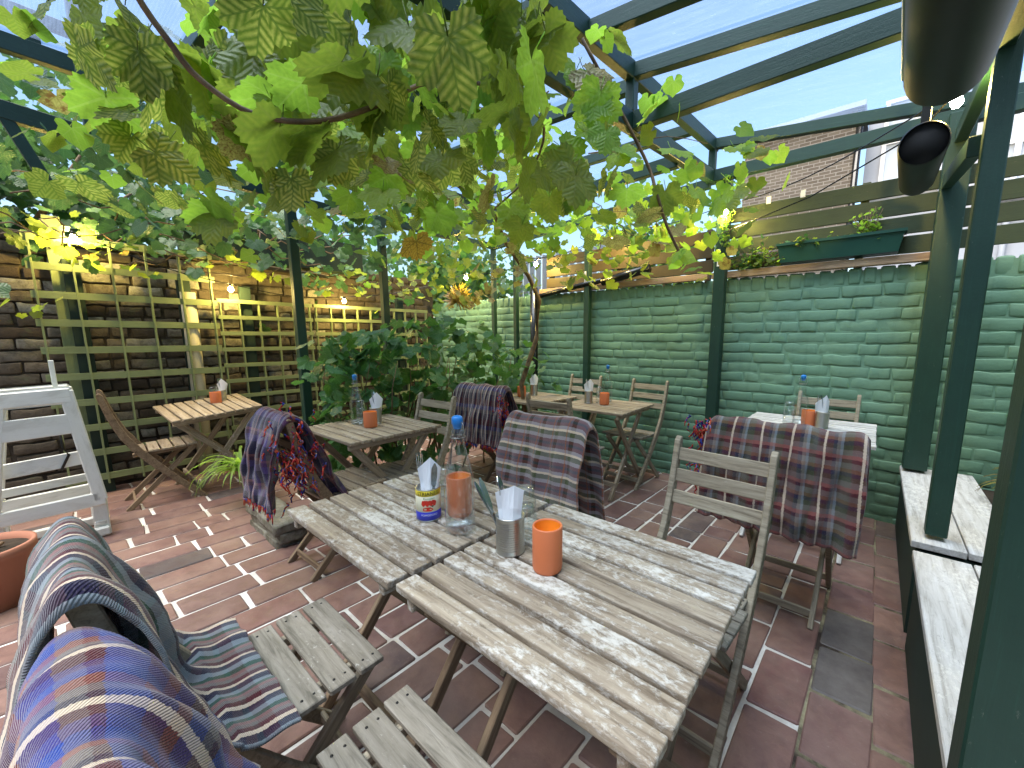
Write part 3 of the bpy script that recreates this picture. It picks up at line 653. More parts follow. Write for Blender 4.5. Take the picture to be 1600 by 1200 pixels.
# ------------------------------------------------------------------ blankets
def catmull(P_, n):
    out = []; m = len(P_)
    for i in range(m-1):
        p0, p1, p2, p3 = P_[max(i-1, 0)], P_[i], P_[i+1], P_[min(i+2, m-1)]
        for k in range(n):
            t = k/n; out.append(tuple(.5*((2*b)+(-a+c)*t+(2*a-5*b+4*c-d)*t*t+(-a+3*b-3*c+d)*t**3) for a, b, c, d in zip(p0, p1, p2, p3)))
    out.append(tuple(P_[-1])); return out
def blanket(label, mat, path, width, loc, rz=0, amp=.02, freq=14, flare=.1, sag=.0, seed=0, nu=70, group='woven wool blankets over chair backs', skew=0, fringe_ends=(True, True), topw=None, uoff=0, nw=1.0):
    """path: (y,z) from rear hem over the chair top to front hem"""
    t = thing('blanket', label, 'blanket', loc, R(rz), group)
    pp = catmull(path, 9); nv = len(pp); top = max(range(nv), key=lambda i: pp[i][1]); rr = random.Random(seed)
    ls = [0]
    for i in range(1, nv): ls.append(ls[-1]+math.dist(pp[i], pp[i-1]))
    phs = [rr.uniform(0, 6.3) for _ in range(6)]
    vs = []; uvv = []
    for i in range(nv):
        a = pp[max(i-1, 0)]; c = pp[min(i+1, nv-1)]; ty, tz = c[0]-a[0], c[1]-a[1]; l = math.hypot(ty, tz) or 1; ny, nz = -tz/l, ty/l
        if i < top: pass
        dt = abs(ls[i]-ls[top]); k = min(1, dt/.22)
        ww = width*(1+flare*min(1, dt/.3)) if topw is None else topw+(width*(1+flare)-topw)*min(1, dt/.25)
        sgn = -1 if i < top else 1
        flatp = abs(ty) > abs(tz)*1.3 and dt > .30
        for j in range(nu+1):
            u = j/nu; x = (u-.5)*ww + skew*(ls[i]-ls[top])
            rp = math.sin(u*freq+phs[0]+sgn*.8)+.55*math.sin(u*freq*2.1+phs[1]+dt*4)+.35*math.sin(u*freq*.45+phs[2])
            dn = amp*(k**.8)*rp + .012*k*math.sin(u*freq*3.3+phs[4]+dt*9)*math.sin(dt*13+phs[5]) + .006*math.sin(u*freq*.9+phs[3])*1
            nv3 = nw*noise.noise(Vector((u*5+seed, ls[i]*6, seed)))*.022*(k+.15)+nw*noise.noise(Vector((u*14+seed, ls[i]*15, seed)))*.006
            if flatp: dn = -abs(dn)*.28*(1 if nz < 0 else -1)+.004; nv3 = -abs(nv3)*.3*(1 if nz < 0 else -1)
            zz = pp[i][1]+nz*(dn+nv3) - sag*(1-k)*(math.sin(u*math.pi)) + .008*noise.noise(Vector((u*3, seed, 1)))
            # ends of the roll drop over the chair posts
            e = max(0, abs(u-.5)-.44)/.06; zz -= .03*e*e*(1-k)
            vs.append((x+dn*.35, pp[i][0]+ny*(dn+nv3), zz)); uvv.append((u*width+uoff, ls[i]))
    fs = []; uv = []
    for i in range(nv-1):
        for j in range(nu):
            q = (i*(nu+1)+j, i*(nu+1)+j+1, (i+1)*(nu+1)+j+1, (i+1)*(nu+1)+j); fs.append(q); uv.append([uvv[k] for k in q])
    b = MB(); b.add(vs, fs, 0, True, uv); cl = put('cloth', b.mesh('cloth', mat), t)
    md = cl.modifiers.new('thick', 'SOLIDIFY'); md.thickness = .007; md.offset = 0
    fb = MB()
    for end, on in ((0, fringe_ends[0]), (nv-1, fringe_ends[1])):
        if not on: continue
        a, bb = pp[end], pp[1 if end == 0 else nv-2]; ty, tz = a[0]-bb[0], a[1]-bb[1]; l = math.hypot(ty, tz) or 1
        for j in range(0, nu+1, 1):
            p = Vector(vs[end*(nu+1)+j]); L = rr.uniform(.03, .05); q = p+Vector((rr.uniform(-.006, .006), ty/l*L*.5, -L if tz < -.3*l else tz/l*L))
            fb.tube([p, (p+q)/2+Vector((rr.uniform(-.003, .003), 0, 0)), q], [.0022, .0026, .0012], 4)
    if fb.v: o = put('fringe', fb.mesh('fringe', 'fringe'), t); o['kind'] = 'stuff'
    return t
def ruffle(parent, c, n, sx, sz, seed, sy=.02):
    rr = random.Random(seed); b = MB()
    for i in range(n):
        p = Vector((c[0]+rr.gauss(0, sx), c[1]+rr.gauss(0, sy), c[2]+rr.gauss(0, sz))); pts = [p]
        for k in range(5): p = p+Vector((rr.uniform(-.014, .014), rr.uniform(-.012, .012), -rr.uniform(.004, .02))); pts.append(p)
        b.tube(pts, [.003, .0042, .0042, .0035, .003, .0015], 5)
    o = put('tassel_bunch', b.mesh('tassel_bunch', 'fringe'), parent); o['kind'] = 'stuff'

blanket('cream, maroon and green striped blanket draped from back to seat of the near left chair', 'plaidA',
        [(-.39, .22), (-.375, .42), (-.36, .62), (-.34, .80), (-.305, .882), (-.27, .885), (-.235, .80), (-.195, .63), (-.155, .51), (-.10, .462), (-.045, .458), (-.02, .452)],
        .43, (-1.10, .265, 0), 0, .015, 12, .14, .0, 3, skew=-.04, fringe_ends=(True, False))
blanket('blue and purple striped blanket heaped over the nearest chair at the bottom edge', 'plaidB',
        [(-.345, .25), (-.34, .50), (-.335, .70), (-.325, .84), (-.29, .885), (-.245, .865), (-.205, .77), (-.165, .64), (-.13, .52), (-.09, .465)],
        .42, (-.605, .255, 0), 0, .014, 11, .06, .0, 9, fringe_ends=(True, False))
blanket('orange lined checked blanket hanging square over the chair behind the bottle', 'plaidC',
        [(-.40, .40), (-.375, .60), (-.345, .78), (-.325, .87), (-.29, .905), (-.25, .885), (-.215, .78), (-.18, .62), (-.16, .48)],
        .47, (-1.15, 1.150, 0), 180, .004, 8, .03, .0, 14, fringe_ends=(False, False), nw=.35)
bw = blanket('wide red and grey checked blanket with pale stripes at the right hand table', 'plaidD',
        [(-.385, .46), (-.375, .58), (-.355, .72), (-.33, .85), (-.29, .905), (-.245, .88), (-.2, .75), (-.17, .6), (-.15, .45)],
        .54, (-.275, 2.20, 0), -2, .016, 20, .10, .0, 21, fringe_ends=(False, False), topw=.58)
ruffle(bw, (-.31, -.30, .84), 60, .028, .035, 4); ruffle(bw, (-.31, -.32, .68), 30, .02, .07, 5)
bd = blanket('dark blanket with thin pale stripes and a frayed red corner in the far corner', 'plaidE',
        [(-.41, .50), (-.39, .62), (-.36, .76), (-.33, .87), (-.285, .915), (-.24, .89), (-.2, .78), (-.17, .66)],
        .50, (-2.27, 2.29, 0), 4, .010, 20, .06, .0, 31, fringe_ends=(True, True))
ruffle(bd, (.235, -.33, .76), 70, .022, .055, 6)
bp = blanket('purple and navy blanket folded with its red and blue fringe showing by the stone block', 'plaidF',
        [(-.39, .45), (-.38, .54), (-.362, .68), (-.335, .82), (-.295, .89), (-.25, .885), (-.20, .78), (-.15, .62), (-.085, .46), (-.04, .38)],
        .36, (-2.315, .955, 0), 2, .016, 12, .08, .0, 41, fringe_ends=(True, True))
ruffle(bp, (.19, -.27, .70), 120, .018, .10, 7, .05)

# ------------------------------------------------------------------ table things
def cup(name, label, x, y, z, r=.0365, h=.112, grp='orange cups on the tables', rim=.0045):
    t = thing(name, label, 'cup', (x, y, z), group=grp)
    b = MB(); b.lathe([(0.0005, 0), (r*.93, 0), (r*.97, .004), (r, .012), (r, h-.002), (r-.001, h), (r-rim, h), (r-rim-.0005, h-.003)], 40)
    put('cup_wall', b.mesh('cup_wall', 'terra'), t)
    b = MB(); b.lathe([(r-rim-.0005, h-.003), (r-rim-.001, .010), (0.0005, .008)], 40); put('cup_inside', b.mesh('cup_inside', 'orangein'), t)
    return t
def bottle(label, x, y, z, s=1.0, grp='clear swing top water bottles'):
    t = thing('water_bottle', label, 'bottle', (x, y, z), group=grp)
    pr = [(.0005, .004), (.034, .002), (.040, .010), (.0405, .03), (.0405, .14), (.037, .165), (.027, .205), (.0195, .240), (.0165, .262), (.0168, .272), (.019, .276), (.019, .282), (.0165, .285), (.0165, .294)]
    b = MB(); b.lathe([(r*s, h*s) for r, h in pr], 32); put('glass_body', b.mesh('glass_body', 'glass'), t)
    b = MB(); b.lathe([(0.0005, .006*s), (.037*s, .010*s), (.0385*s, .02*s), (.0385*s, .030*s), (.0005, .030*s)], 32); put('thick_base', b.mesh('thick_base', 'glass'), t)
    b = MB(); b.lathe([(.0005, .322*s), (.010*s, .320*s), (.0140*s, .317*s), (.0150*s, .312*s), (.0150*s, .300*s), (.013*s, .297*s), (.010*s, .286*s)], 20); put('stopper', b.mesh('stopper', 'bluecap'), t)
    b = MB()
    for sx in (-1, 1): b.tube([(sx*.018*s, 0, .262*s), (sx*.023*s, .004*s, .278*s), (sx*.021*s, .002*s, .300*s), (sx*.012*s, 0, .308*s)], .0012, 5)
    b.tube([(.0205*s*math.cos(a*.524), .0205*s*math.sin(a*.524), .264*s) for a in range(13)], .0012, 5)
    put('wire_clip', b.mesh('wire_clip', 'wire'), t); return t
def tumbler(label, x, y, z, n=2, grp='clear drinking glasses'):
    for k in range(n):
        t = thing('drinking_glass', label[k] if isinstance(label, (list, tuple)) else label, 'glass', (x, y, z+k*.052), group=grp); t.rotation_euler = (0, 0, .3*k)
        b = MB(); r = .033; pr = [(.0005, .088), (r*.72, .088), (r*.80, .080), (r*.83, .060), (r*.97, .055), (r, .004), (r, 0)]
        b.lathe(pr, 28); put('glass_wall', b.mesh('glass_wall', 'glass'), t)
        b = MB(); b.lathe([(r-.001, .001), (r, 0), (r+.001, .001), (r, .003), (r-.001, .001)], 28)
        b.lathe([(r*.70, .089), (r*.76, .0885), (r*.76, .087), (r*.70, .087), (r*.70, .089)], 28); put('rim', b.mesh('rim', 'glass'), t)
def tin(label, x, y, z, r=.0375, h=.10):
    t = thing('tin_can', label, 'tin can', (x, y, z), group='plain steel tins')
    pr = [(.0005, 0), (r, 0), (r+.0012, .002), (r, .004)]; k = .010
    while k < h-.012: pr += [(r, k), (r-.0019, k+.0030), (r, k+.0058)]; k += .0062
    pr += [(r, h-.004), (r+.0014, h-.002), (r, h), (r-.0015, h), (r-.0015, .01), (.0005, .01)]
    b = MB(); b.lathe(pr, 36, smooth=True); put('tin_body', b.mesh('tin_body', 'steel'), t); return t
def cutlery(kind, label, x, y, z, lean, yaw, L=.185, head=True, grp='cutlery standing in the tins'):
    t = thing(kind, label, kind.replace('_', ' '), (x, y, z), group=grp, rot=(lean, 0, yaw)); b = MB()
    def strip(pts, th=.0018):
        vs = []
        for w_, zz, yy in pts: vs += [(-w_, yy-th/2, zz), (w_, yy-th/2, zz), (w_, yy+th/2, zz), (-w_, yy+th/2, zz)]
        n = len(pts); fs = [(i*4+k, i*4+(k+1) % 4, (i+1)*4+(k+1) % 4, (i+1)*4+k) for i in range(n-1) for k in range(4)]+[(3, 2, 1, 0), (n*4-4, n*4-3, n*4-2, n*4-1)]
        b.add(vs, fs)
    if kind == 'knife': strip([(.006, 0, 0), (.007, L*.25, 0), (.004, L*.5, 0), (.008, L*.58, 0), (.0095, L*.75, 0), (.009, L*.9, 0), (.002, L, 0)], .0022)
    elif kind == 'fork':
        strip([(.006, 0, 0), (.004, L*.3, 0), (.003, L*.62, 0), (.009, L*.72, 0), (.0105, L*.78, .001)])
        for q in (-.009, -.003, .003, .009): b.box((q, .001, L*.89), (.0028, .0016, L*.23))
    else: strip([(.006, 0, 0), (.004, L*.3, 0), (.003, L*.64, 0), (.012, L*.74, .003), (.0165, L*.85, .006), (.013, L*.95, .003), (.003, L, 0)])
    put('blade' if kind == 'knife' else 'metal_shape', b.mesh(kind, 'cutlery'), t); return t
def napkin(label, x, y, z, rz, w_=.055, h_=.085, tip=.03, grp='folded white napkins'):
    b = MB(); rr = random.Random(int(x*1000)); vs = []; 
    n = 6
    for i in range(n+1):
        u = i/n; 
        for v in (0, .5, 1):
            zt = h_+tip*(1-abs(u-.68)/.68 if u < .68 else 1-(u-.68)/.32*.8)
            xx = (u-.5)*w_*(.75+.35*v); yy = .010*math.sin(u*6+1)*(1-.3*v)+.004*math.sin(v*4+u*3); vs.append((xx, yy, v*zt))
    fs = [(i*3+j, (i+1)*3+j, (i+1)*3+j+1, i*3+j+1) for i in range(n) for j in (0, 1)]
    b.add(vs, fs, 0, False)
    vs2 = [(a*.86+.003, c+.011+abs(a)*.25, d*.93) for a, c, d in vs]; b.add(vs2, fs, 0, False)
    o = put('napkin', b.mesh('napkin', 'napkin'), None, (x, y, z), (R(-4), 0, rz)); tag(o, label, 'napkin', grp)
    md = o.modifiers.new('t', 'SOLIDIFY'); md.thickness = .001; return o

cup('cup', 'large orange cup nearest the camera at the middle of the slatted table', -.573, .708, .711)
cup('cup', 'orange cup standing directly behind the tall water bottle on the near table', -.986, .772, .711, .039, .125)
bottle('tall clear bottle with blue stopper on the near table between the two tins', -.893, .700, .711, 1.06)
tin('ribbed steel tin holding a napkin and cutlery next to the nearest orange cup', -.702, .712, .711)
napkin('square white napkin standing in the ribbed steel tin on the nearest table', -.697, .705, .775, R(40), .068, .095, .022)
cutlery('spoon', 'dark hollow spoon leaning left out of the ribbed steel tin', -.715, .715, .730, R(8), R(-60), .18)
cutlery('knife', 'blue grey knife leaning left out of the ribbed steel tin', -.712, .700, .730, R(-25), R(100), .185)
cutlery('knife', 'second blue grey knife leaning left out of the ribbed steel tin', -.718, .712, .730, R(-28), R(118), .18)
tumbler(['lower upturned glass of the pair behind the ribbed steel tin', 'upper upturned glass stacked behind the ribbed steel tin'], -.730, .800, .711)
tumbler(['lower upturned glass between the tomato tin and the tall bottle', 'upper upturned glass between the tomato tin and the tall bottle'], -1.050, .775, .711)
# tomato tin with printed label
tt = thing('tomato_tin', 'tomato tin with yellow, red and blue label holding cutlery and a napkin', 'tin can', (-1.035, .690, .711))
r_, h_ = .0375, .103
b = MB(); b.lathe([(.0005, 0), (r_, 0), (r_+.0012, .003), (r_, .005)], 40); b.lathe([(r_, h_-.004), (r_+.0012, h_-.001), (r_-.001, h_), (r_-.001, .01), (.0005, .01)], 40); put('steel_rims', b.mesh('steel_rims', 'steel'), tt)
for nm, m_, z0, z1 in (('yellow_band', 'canyel', .081, h_-.004), ('cream_band', 'cancrm', .032, .081), ('blue_band', 'canblu', .005, .032)):
    b = MB(); b.lathe([(r_-.0003, z0), (r_, z0+.0002), (r_, z1-.0002), (r_-.0003, z1)], 40); put(nm, b.mesh(nm, m_), tt)
def wraptext(txt, size, z, ang, mat, parent, name, rad):
    cu = bpy.data.curves.new('txt', 'FONT'); cu.body = txt; cu.size = size; cu.align_x = 'CENTER'; cu.resolution_u = 3
    o = bpy.data.objects.new('txt', cu); C.objects.link(o); dg = bpy.context.evaluated_depsgraph_get(); dg.update()
    me = bpy.data.meshes.new_from_object(o.evaluated_get(dg)); C.objects.unlink(o); bpy.data.objects.remove(o)
    bm = bmesh.new(); bm.from_mesh(me)
    for v in bm.verts:
        a = ang+v.co.x/rad; zz = z+v.co.y; v.co = Vector((math.cos(a)*rad, math.sin(a)*rad, zz))
    bm.to_mesh(me); bm.free(); me.materials.clear(); me.materials.append(M[mat]); return put(name, me, parent)
FA = math.atan2(-.690, 1.035)
wraptext('STRIANESE', .0155, .085, FA+.05, 'ink', tt, 'brand_lettering', r_+.0006)
wraptext('Pomodori', .0085, .0725, FA+.05, 'inkg', tt, 'small_lettering', r_+.0006)
wraptext('POMODORO', .0085, .020, FA+.05, 'inkw', tt, 'small_lettering', r_+.0006)
def patch(a0, a1, z0, z1, mat, name, seed):
    rr = random.Random(seed); b = MB(); n = 18; R2 = r_+.0005; vs = [(math.cos((a0+a1)/2)*R2, math.sin((a0+a1)/2)*R2, (z0+z1)/2)]
    for i in range(n):
        t_ = 2*math.pi*i/n; k = rr.uniform(.82, 1.1); a = (a0+a1)/2+(a1-a0)/2*k*math.cos(t_); zz = (z0+z1)/2+(z1-z0)/2*k*math.sin(t_); vs.append((math.cos(a)*R2, math.sin(a)*R2, zz))
    b.add(vs, [(0, 1+i, 1+(i+1) % n) for i in range(n)]); put(name, b.mesh(name, mat), tt)
for i in range(7):
    a = FA-.42+.15*i; patch(a-.15, a+.15, .050+.004*(i % 2), .070, 'canred', 'tomato_print', i)
patch(FA-.45, FA+.35, .034, .049, 'canred', 'tomato_print', 30); patch(FA+.2, FA+.42, .048, .053, 'ink', 'tomato_print', 31)
for i in range(26):
    a = FA+rnd.uniform(-.5, .55); z_ = rnd.uniform(.052, .069); patch(a-.03, a+.03, z_, z_+.003, 'inkred', 'tomato_print', 40+i) if i < 10 else None
napkin('white napkin peaking out of the tomato tin', -1.035, .690, .765, R(35), .062, .10, .04)
cutlery('fork', 'fork with upright tines standing in the tomato tin', -1.060, .690, .725, R(-8), R(75), .185)
cutlery('knife', 'broad knife leaning right in the tomato tin', -1.020, .694, .735, R(12), R(75), .165)

# other tables' settings
def setting(x, y, z, tag_, bot=None, gl=None, cp=None, tn=None, nap=True):
    if bot: bottle('clear water bottle with blue stopper '+tag_, x+bot[0], y+bot[1], z, 1.0)
    if cp: cup('cup', 'orange cup '+tag_, x+cp[0], y+cp[1], z, .040, .098)
    if gl: tumbler(['lower upturned glass '+tag_, 'upper upturned glass '+tag_], x+gl[0], y+gl[1], z)
    if tn:
        tin('steel tin of cutlery '+tag_, x+tn[0], y+tn[1], z, .036, .105)
        if nap: napkin('white napkin in the tin '+tag_, x+tn[0], y+tn[1], z+.065, R(35), .075, .09, .05)
        cutlery('fork', 'fork in the tin '+tag_, x+tn[0]+.012, y+tn[1]+.01, z+.015, R(10), R(-60), .19)
        cutlery('knife', 'knife in the tin '+tag_, x+tn[0]-.01, y+tn[1], z+.015, R(-8), R(60), .19)
setting(-2.43, 1.235, .711, 'on the table in front of the bush', bot=(-.13, -.03), gl=(-.20, .03), cp=(.02, -.02), tn=(-.055, .055))
setting(-4.36, .83, .70, 'on the table against the trellis', gl=(-.07, .02), cp=(-.02, .02), tn=(-.085, .075))
setting(-1.715, 2.87, .711, 'on the corner table by the green wall', bot=(-.05, .13), gl=(-.08, .06), cp=(.0, .0), tn=(-.15, -.01))
setting(-2.46, 2.80, .716, 'on the farthest table', cp=(-.07, -.06), tn=(-.04, .08))
setting(-.31, 2.98, .711, 'on the pale table at the wall', bot=(-.035, .01), gl=(-.10, .03), cp=(.01, .03), tn=(.085, -.01))

# ------------------------------------------------------------------ white high chairs
def highchair(label, x, y, mat='white', grp='stacked white high chairs'):
    t = thing('high_chair', label, 'high chair', (x, y, 0), group=grp)
    # side frame in the YZ plane facing +X; local y: right stile ~0, left stile spreads
    for k, xo in enumerate((0, -.27)):
        bar('stile', (xo, .00, .955), (xo, .068, .25), .022, .062, mat, t, b=.006)
        bar('stile', (xo, -.245, .955), (xo, -.345, .25), .022, .062, mat, t, b=.006)
        bar('top_rail', (xo+.002, -.265, .915), (xo+.002, .025, .925), .020, .10, mat, t, b=.012)
        if k == 0: bar('middle_rail', (xo+.001, -.29, .745), (xo+.001, .022, .755), .019, .12, mat, t, b=.004)
        bar('lower_rail', (xo+.001, -.38, .250), (xo+.001, .088, .262), .020, .085, mat, t, b=.006)
        if k == 0:
            bar('inner_bar', (xo-.05, -.31, .51), (xo-.05, .03, .53), .018, .085, mat, t)
            bar('inner_bar', (xo-.12, -.33, .37), (xo-.12, .04, .385), .018, .05, mat, t)
        bar('foot_post', (xo-.028, .060, .30), (xo-.028, .055, .05), .024, .07, mat, t, b=.006); bar('foot_post', (xo-.028, -.34, .30), (xo-.028, -.345, .05), .024, .07, mat, t, b=.006)
        bar('runner', (xo+.001, -.42, .035), (xo+.001, .09, .045), .026, .060, mat, t, b=.01)
    for y_, z_ in ((.0, .93), (-.27, .93), (.05, .10), (-.44, .10)):
        bar('cross_rail', (-.26, y_, z_), (-.01, y_, z_), .05, .022, mat, t)
    b = MB(); b.tube([(-.02, -.05, .69), (-.03, -.045, .60), (-.03, -.03, .56), (-.035, -.07, .47)], .007, 6); put('strap', b.mesh('strap', 'black'), t)
    b = MB()
    for y_, z_ in ((-.01, .945), (-.265, .935), (-.03, .81), (-.24, .80), (.05, .40), (.055, .27)): b.lathe([(.007, 0), (.007, .003), (.0005, .004)], 8, (0, 0, 0))
    return t
hc = highchair('chipped white wooden high chair standing left of the brown chair', -3.70, .02)
bar('back_stick', (-.12, -.035, .95), (-.12, -.035, 1.13), .022, .022, 'white', hc)
# pot
t = thing('plant_pot', 'large terracotta pot of dark soil at the left edge', 'plant pot', (-3.13, -.335, 0))
b = MB(); b.lathe([(.0005, 0), (.125, 0), (.165, .255), (.18, .26), (.182, .30), (.168, .302), (.162, .26)], 40); put('pot_wall', b.mesh('pot_wall', 'pot'), t)
b = MB(); b.lathe([(.165, .27), (.08, .278), (.0005, .285)], 24); put('soil', b.mesh('soil', 'soil'), t)
b = MB()
for i in range(9): a = i*.7; b.tube([(.05*math.cos(a), .05*math.sin(a), .28), (.08*math.cos(a+.3), .08*math.sin(a+.3), .30)], .008, 5)
put('dry_stems', b.mesh('dry_stems', 'cane'), t)
# stone block by chair
t = thing('stone_block', 'rough mossy stone block on the brick floor under the purple blanket', 'stone block', (0, 0, 0))
def rock(c, d, k, rz=0):
    bm = bmesh.new(); bmesh.ops.create_cube(bm, size=1)
    for v in bm.verts: v.co = Vector((v.co.x*d[0], v.co.y*d[1], v.co.z*d[2]))
    bmesh.ops.subdivide_edges(bm, edges=bm.edges[:], cuts=5, use_grid_fill=True)
    for v in bm.verts: v.co += noise.noise_vector(v.co*9+Vector((k, k, k)))*.014+noise.noise_vector(v.co*28+Vector((k, 0, 0)))*.005
    me = bpy.data.meshes.new('stone_course'); bm.to_mesh(me); bm.free(); me.materials.append(M['stone']); me.polygons.foreach_set('use_smooth', [True]*len(me.polygons))
    return put('stone_course', me, t, c, (0, 0, rz))
rock((-2.92, .80, .125), (.56, .17, .055), 1); rock((-2.91, .805, .07), (.53, .15, .06), 5); rock((-2.93, .80, .02), (.50, .16, .05), 9)

# ------------------------------------------------------------------ lamps / heater / lights
t = thing('patio_heater', 'long black tubular patio heater hanging from the roof at top right', 'heater')
b = MB()
def capsule(b, p0, p1, r, n=28, mi=0):
    p0, p1 = Vector(p0), Vector(p1); dirv = (p1-p0).normalized(); pts = []; rs = []
    for k in range(5): a = k/4*math.pi/2; pts.append(p0-dirv*(.035*math.cos(a))); rs.append(r*(.80+.20*math.sin(a)))
    for k in range(5): a = k/4*math.pi/2; pts.append(p1+dirv*(.035*math.sin(a))); rs.append(r*(.80+.20*math.cos(a)))
    b.tube(pts, rs, n, mi)
capsule(b, (.061, 1.36, 1.875), (.045, .5, 1.80), .075); put('heater_body', b.mesh('heater_body', 'black'), t)
b = MB(); b.tube([(-.014, 1.36, 1.875), (-.031, .5, 1.80)], .004, 6); put('edge_trim', b.mesh('edge_trim', 'steel'), t)
for y in (.75, 1.25): bar('hanger', (.055, y, 1.93), (.055, y, 2.32), .012, .03, 'black', t)
t = thing('patio_heater', 'second black tubular heater seen end on below the large one', 'heater')
a0, a1 = Vector((.059, 2.15, 1.982)), Vector((.075, 3.05, 2.09)); dirv = (a1-a0).normalized(); b = MB()
b.tube([a0, a0+dirv*.01, a1-dirv*.05, a1-dirv*.015, a1], [.070, .0745, .073, .068, .05], 32, caps=False); put('heater_body', b.mesh('heater_body', 'black'), t)
b = MB(); b.tube([a0+dirv*.012, a0+dirv*.03], .070, 32); put('dark_end', b.mesh('dark_end', 'blackin'), t)
for k in (.25, .8): bar('hanger', a0.lerp(a1, k)+Vector((0, 0, .07)), a0.lerp(a1, k)+Vector((0, 0, .33)), .012, .03, 'black', t)
# string lights
t = thing('string_lights', 'string of warm bulbs looping along trellis, corner and pergola', 'string lights')
bulbs = [(-4.62, .19, 1.985), (-4.62, 1.10, 1.70), (-4.62, 2.12, 1.66), (-3.95, 3.30, 1.98), (-2.88, 3.36, 2.03), (-1.95, 3.30, 2.16), (-.98, 3.33, 2.20), (.149, 2.40, 2.196)]
b = MB(); pts = []
for i in range(len(bulbs)-1):
    p, q = Vector(bulbs[i]), Vector(bulbs[i+1])
    for k in range(8): f_ = k/8; pts.append(p.lerp(q, f_)+Vector((0, 0, .045-.14*math.sin(math.pi*f_)*(p-q).length*.35)))
pts.append(Vector(bulbs[-1])+Vector((0, 0, .045))); pts.append(Vector((.23, 2.3, 2.34)))
b.tube(pts, .0035, 5); put('cable', b.mesh('cable', 'pipeB'), t)
for p in bulbs:
    b = MB(); b.lathe([(.0005, -.024), (.012, -.021), (.019, -.010), (.020, 0), (.014, .016), (.010, .022)], 16); put('bulb', b.mesh('bulb', 'bulb'), t, p)
    b = MB(); b.lathe([(.011, .022), (.012, .045), (.0005, .047)], 12); put('bulb_socket', b.mesh('bulb_socket', 'pipeB'), t, p)
b = MB(); b.tube([(-1.2, 3.3, 1.98), (-.4, 3.0, 2.10), (.05, 2.6, 2.18), (.15, 2.4, 2.24), (.22, 2.1, 2.36)], .004, 5); tag(put('black_cable', b.mesh('black_cable', 'pipeB')), 'thin black cable strung from the vine to the lamp by the posts', 'cable')

# ------------------------------------------------------------------ buildings beyond
t = thing('brick_house', 'stock brick house gable rising beyond the fence', 'house')
b = MB(); b.box((-1.47, 9.5, 2.5), (1.75, 1.0, 5.0)); put('wall', b.mesh('wall', 'hbrick'), t)
b = MB(); b.tube([(-.58, 8.95, .0), (-.58, 8.95, 5.0)], .05, 10); put('down_pipe', b.mesh('down_pipe', 'pipeB'), t)
b = MB(); b.box((-1.47, 9.45, 5.04), (1.9, 1.2, .08)); put('coping', b.mesh('coping', 'houseW'), t)
t = thing('rendered_house', 'pale blue white rendered house with sash windows beyond the fence', 'house')
b = MB(); b.box((2.6, 10.2, 2.6), (6.2, 1.0, 5.2)); put('wall', b.mesh('wall', 'houseW'), t)
for xw, zw, ww, hw in ((.15, 4.6, .8, 1.3), (1.55, 4.2, .9, 1.5), (3.0, 4.2, .9, 1.5)):
    b = MB(); b.box((xw, 9.70, zw), (ww, .06, hw)); wd = put('window', b.mesh('window', 'winglass'), t)
    b = MB(); 
    for dx in (-ww/2, 0, ww/2): b.box((xw+dx, 9.655, zw), (.06, .05, hw))
    for dz in (-hw/2, 0, hw/2): b.box((xw, 9.65, zw+dz), (ww+.08, .05, .06))
    put('frame', b.mesh('frame', 'sill'), wd); b = MB(); b.box((xw, 9.60, zw-hw/2-.08), (ww+.3, .2, .08)); put('sill', b.mesh('sill', 'sill'), wd)
b = MB()
for xx in (.55, 1.35, 2.3): b.tube([(xx, 9.64, 0), (xx, 9.64, 5.1)], .04, 8)
put('rain_pipe', b.mesh('rain_pipe', 'houseW'), t)
t = thing('white_shed', 'white boarded building glimpsed through the vine behind the slat fence', 'shed')
for i in range(14): bar('board', (-5.0+.14*i, 5.4, .0), (-5.0+.14*i, 5.4, 2.62), .13, .02, 'houseW', t)

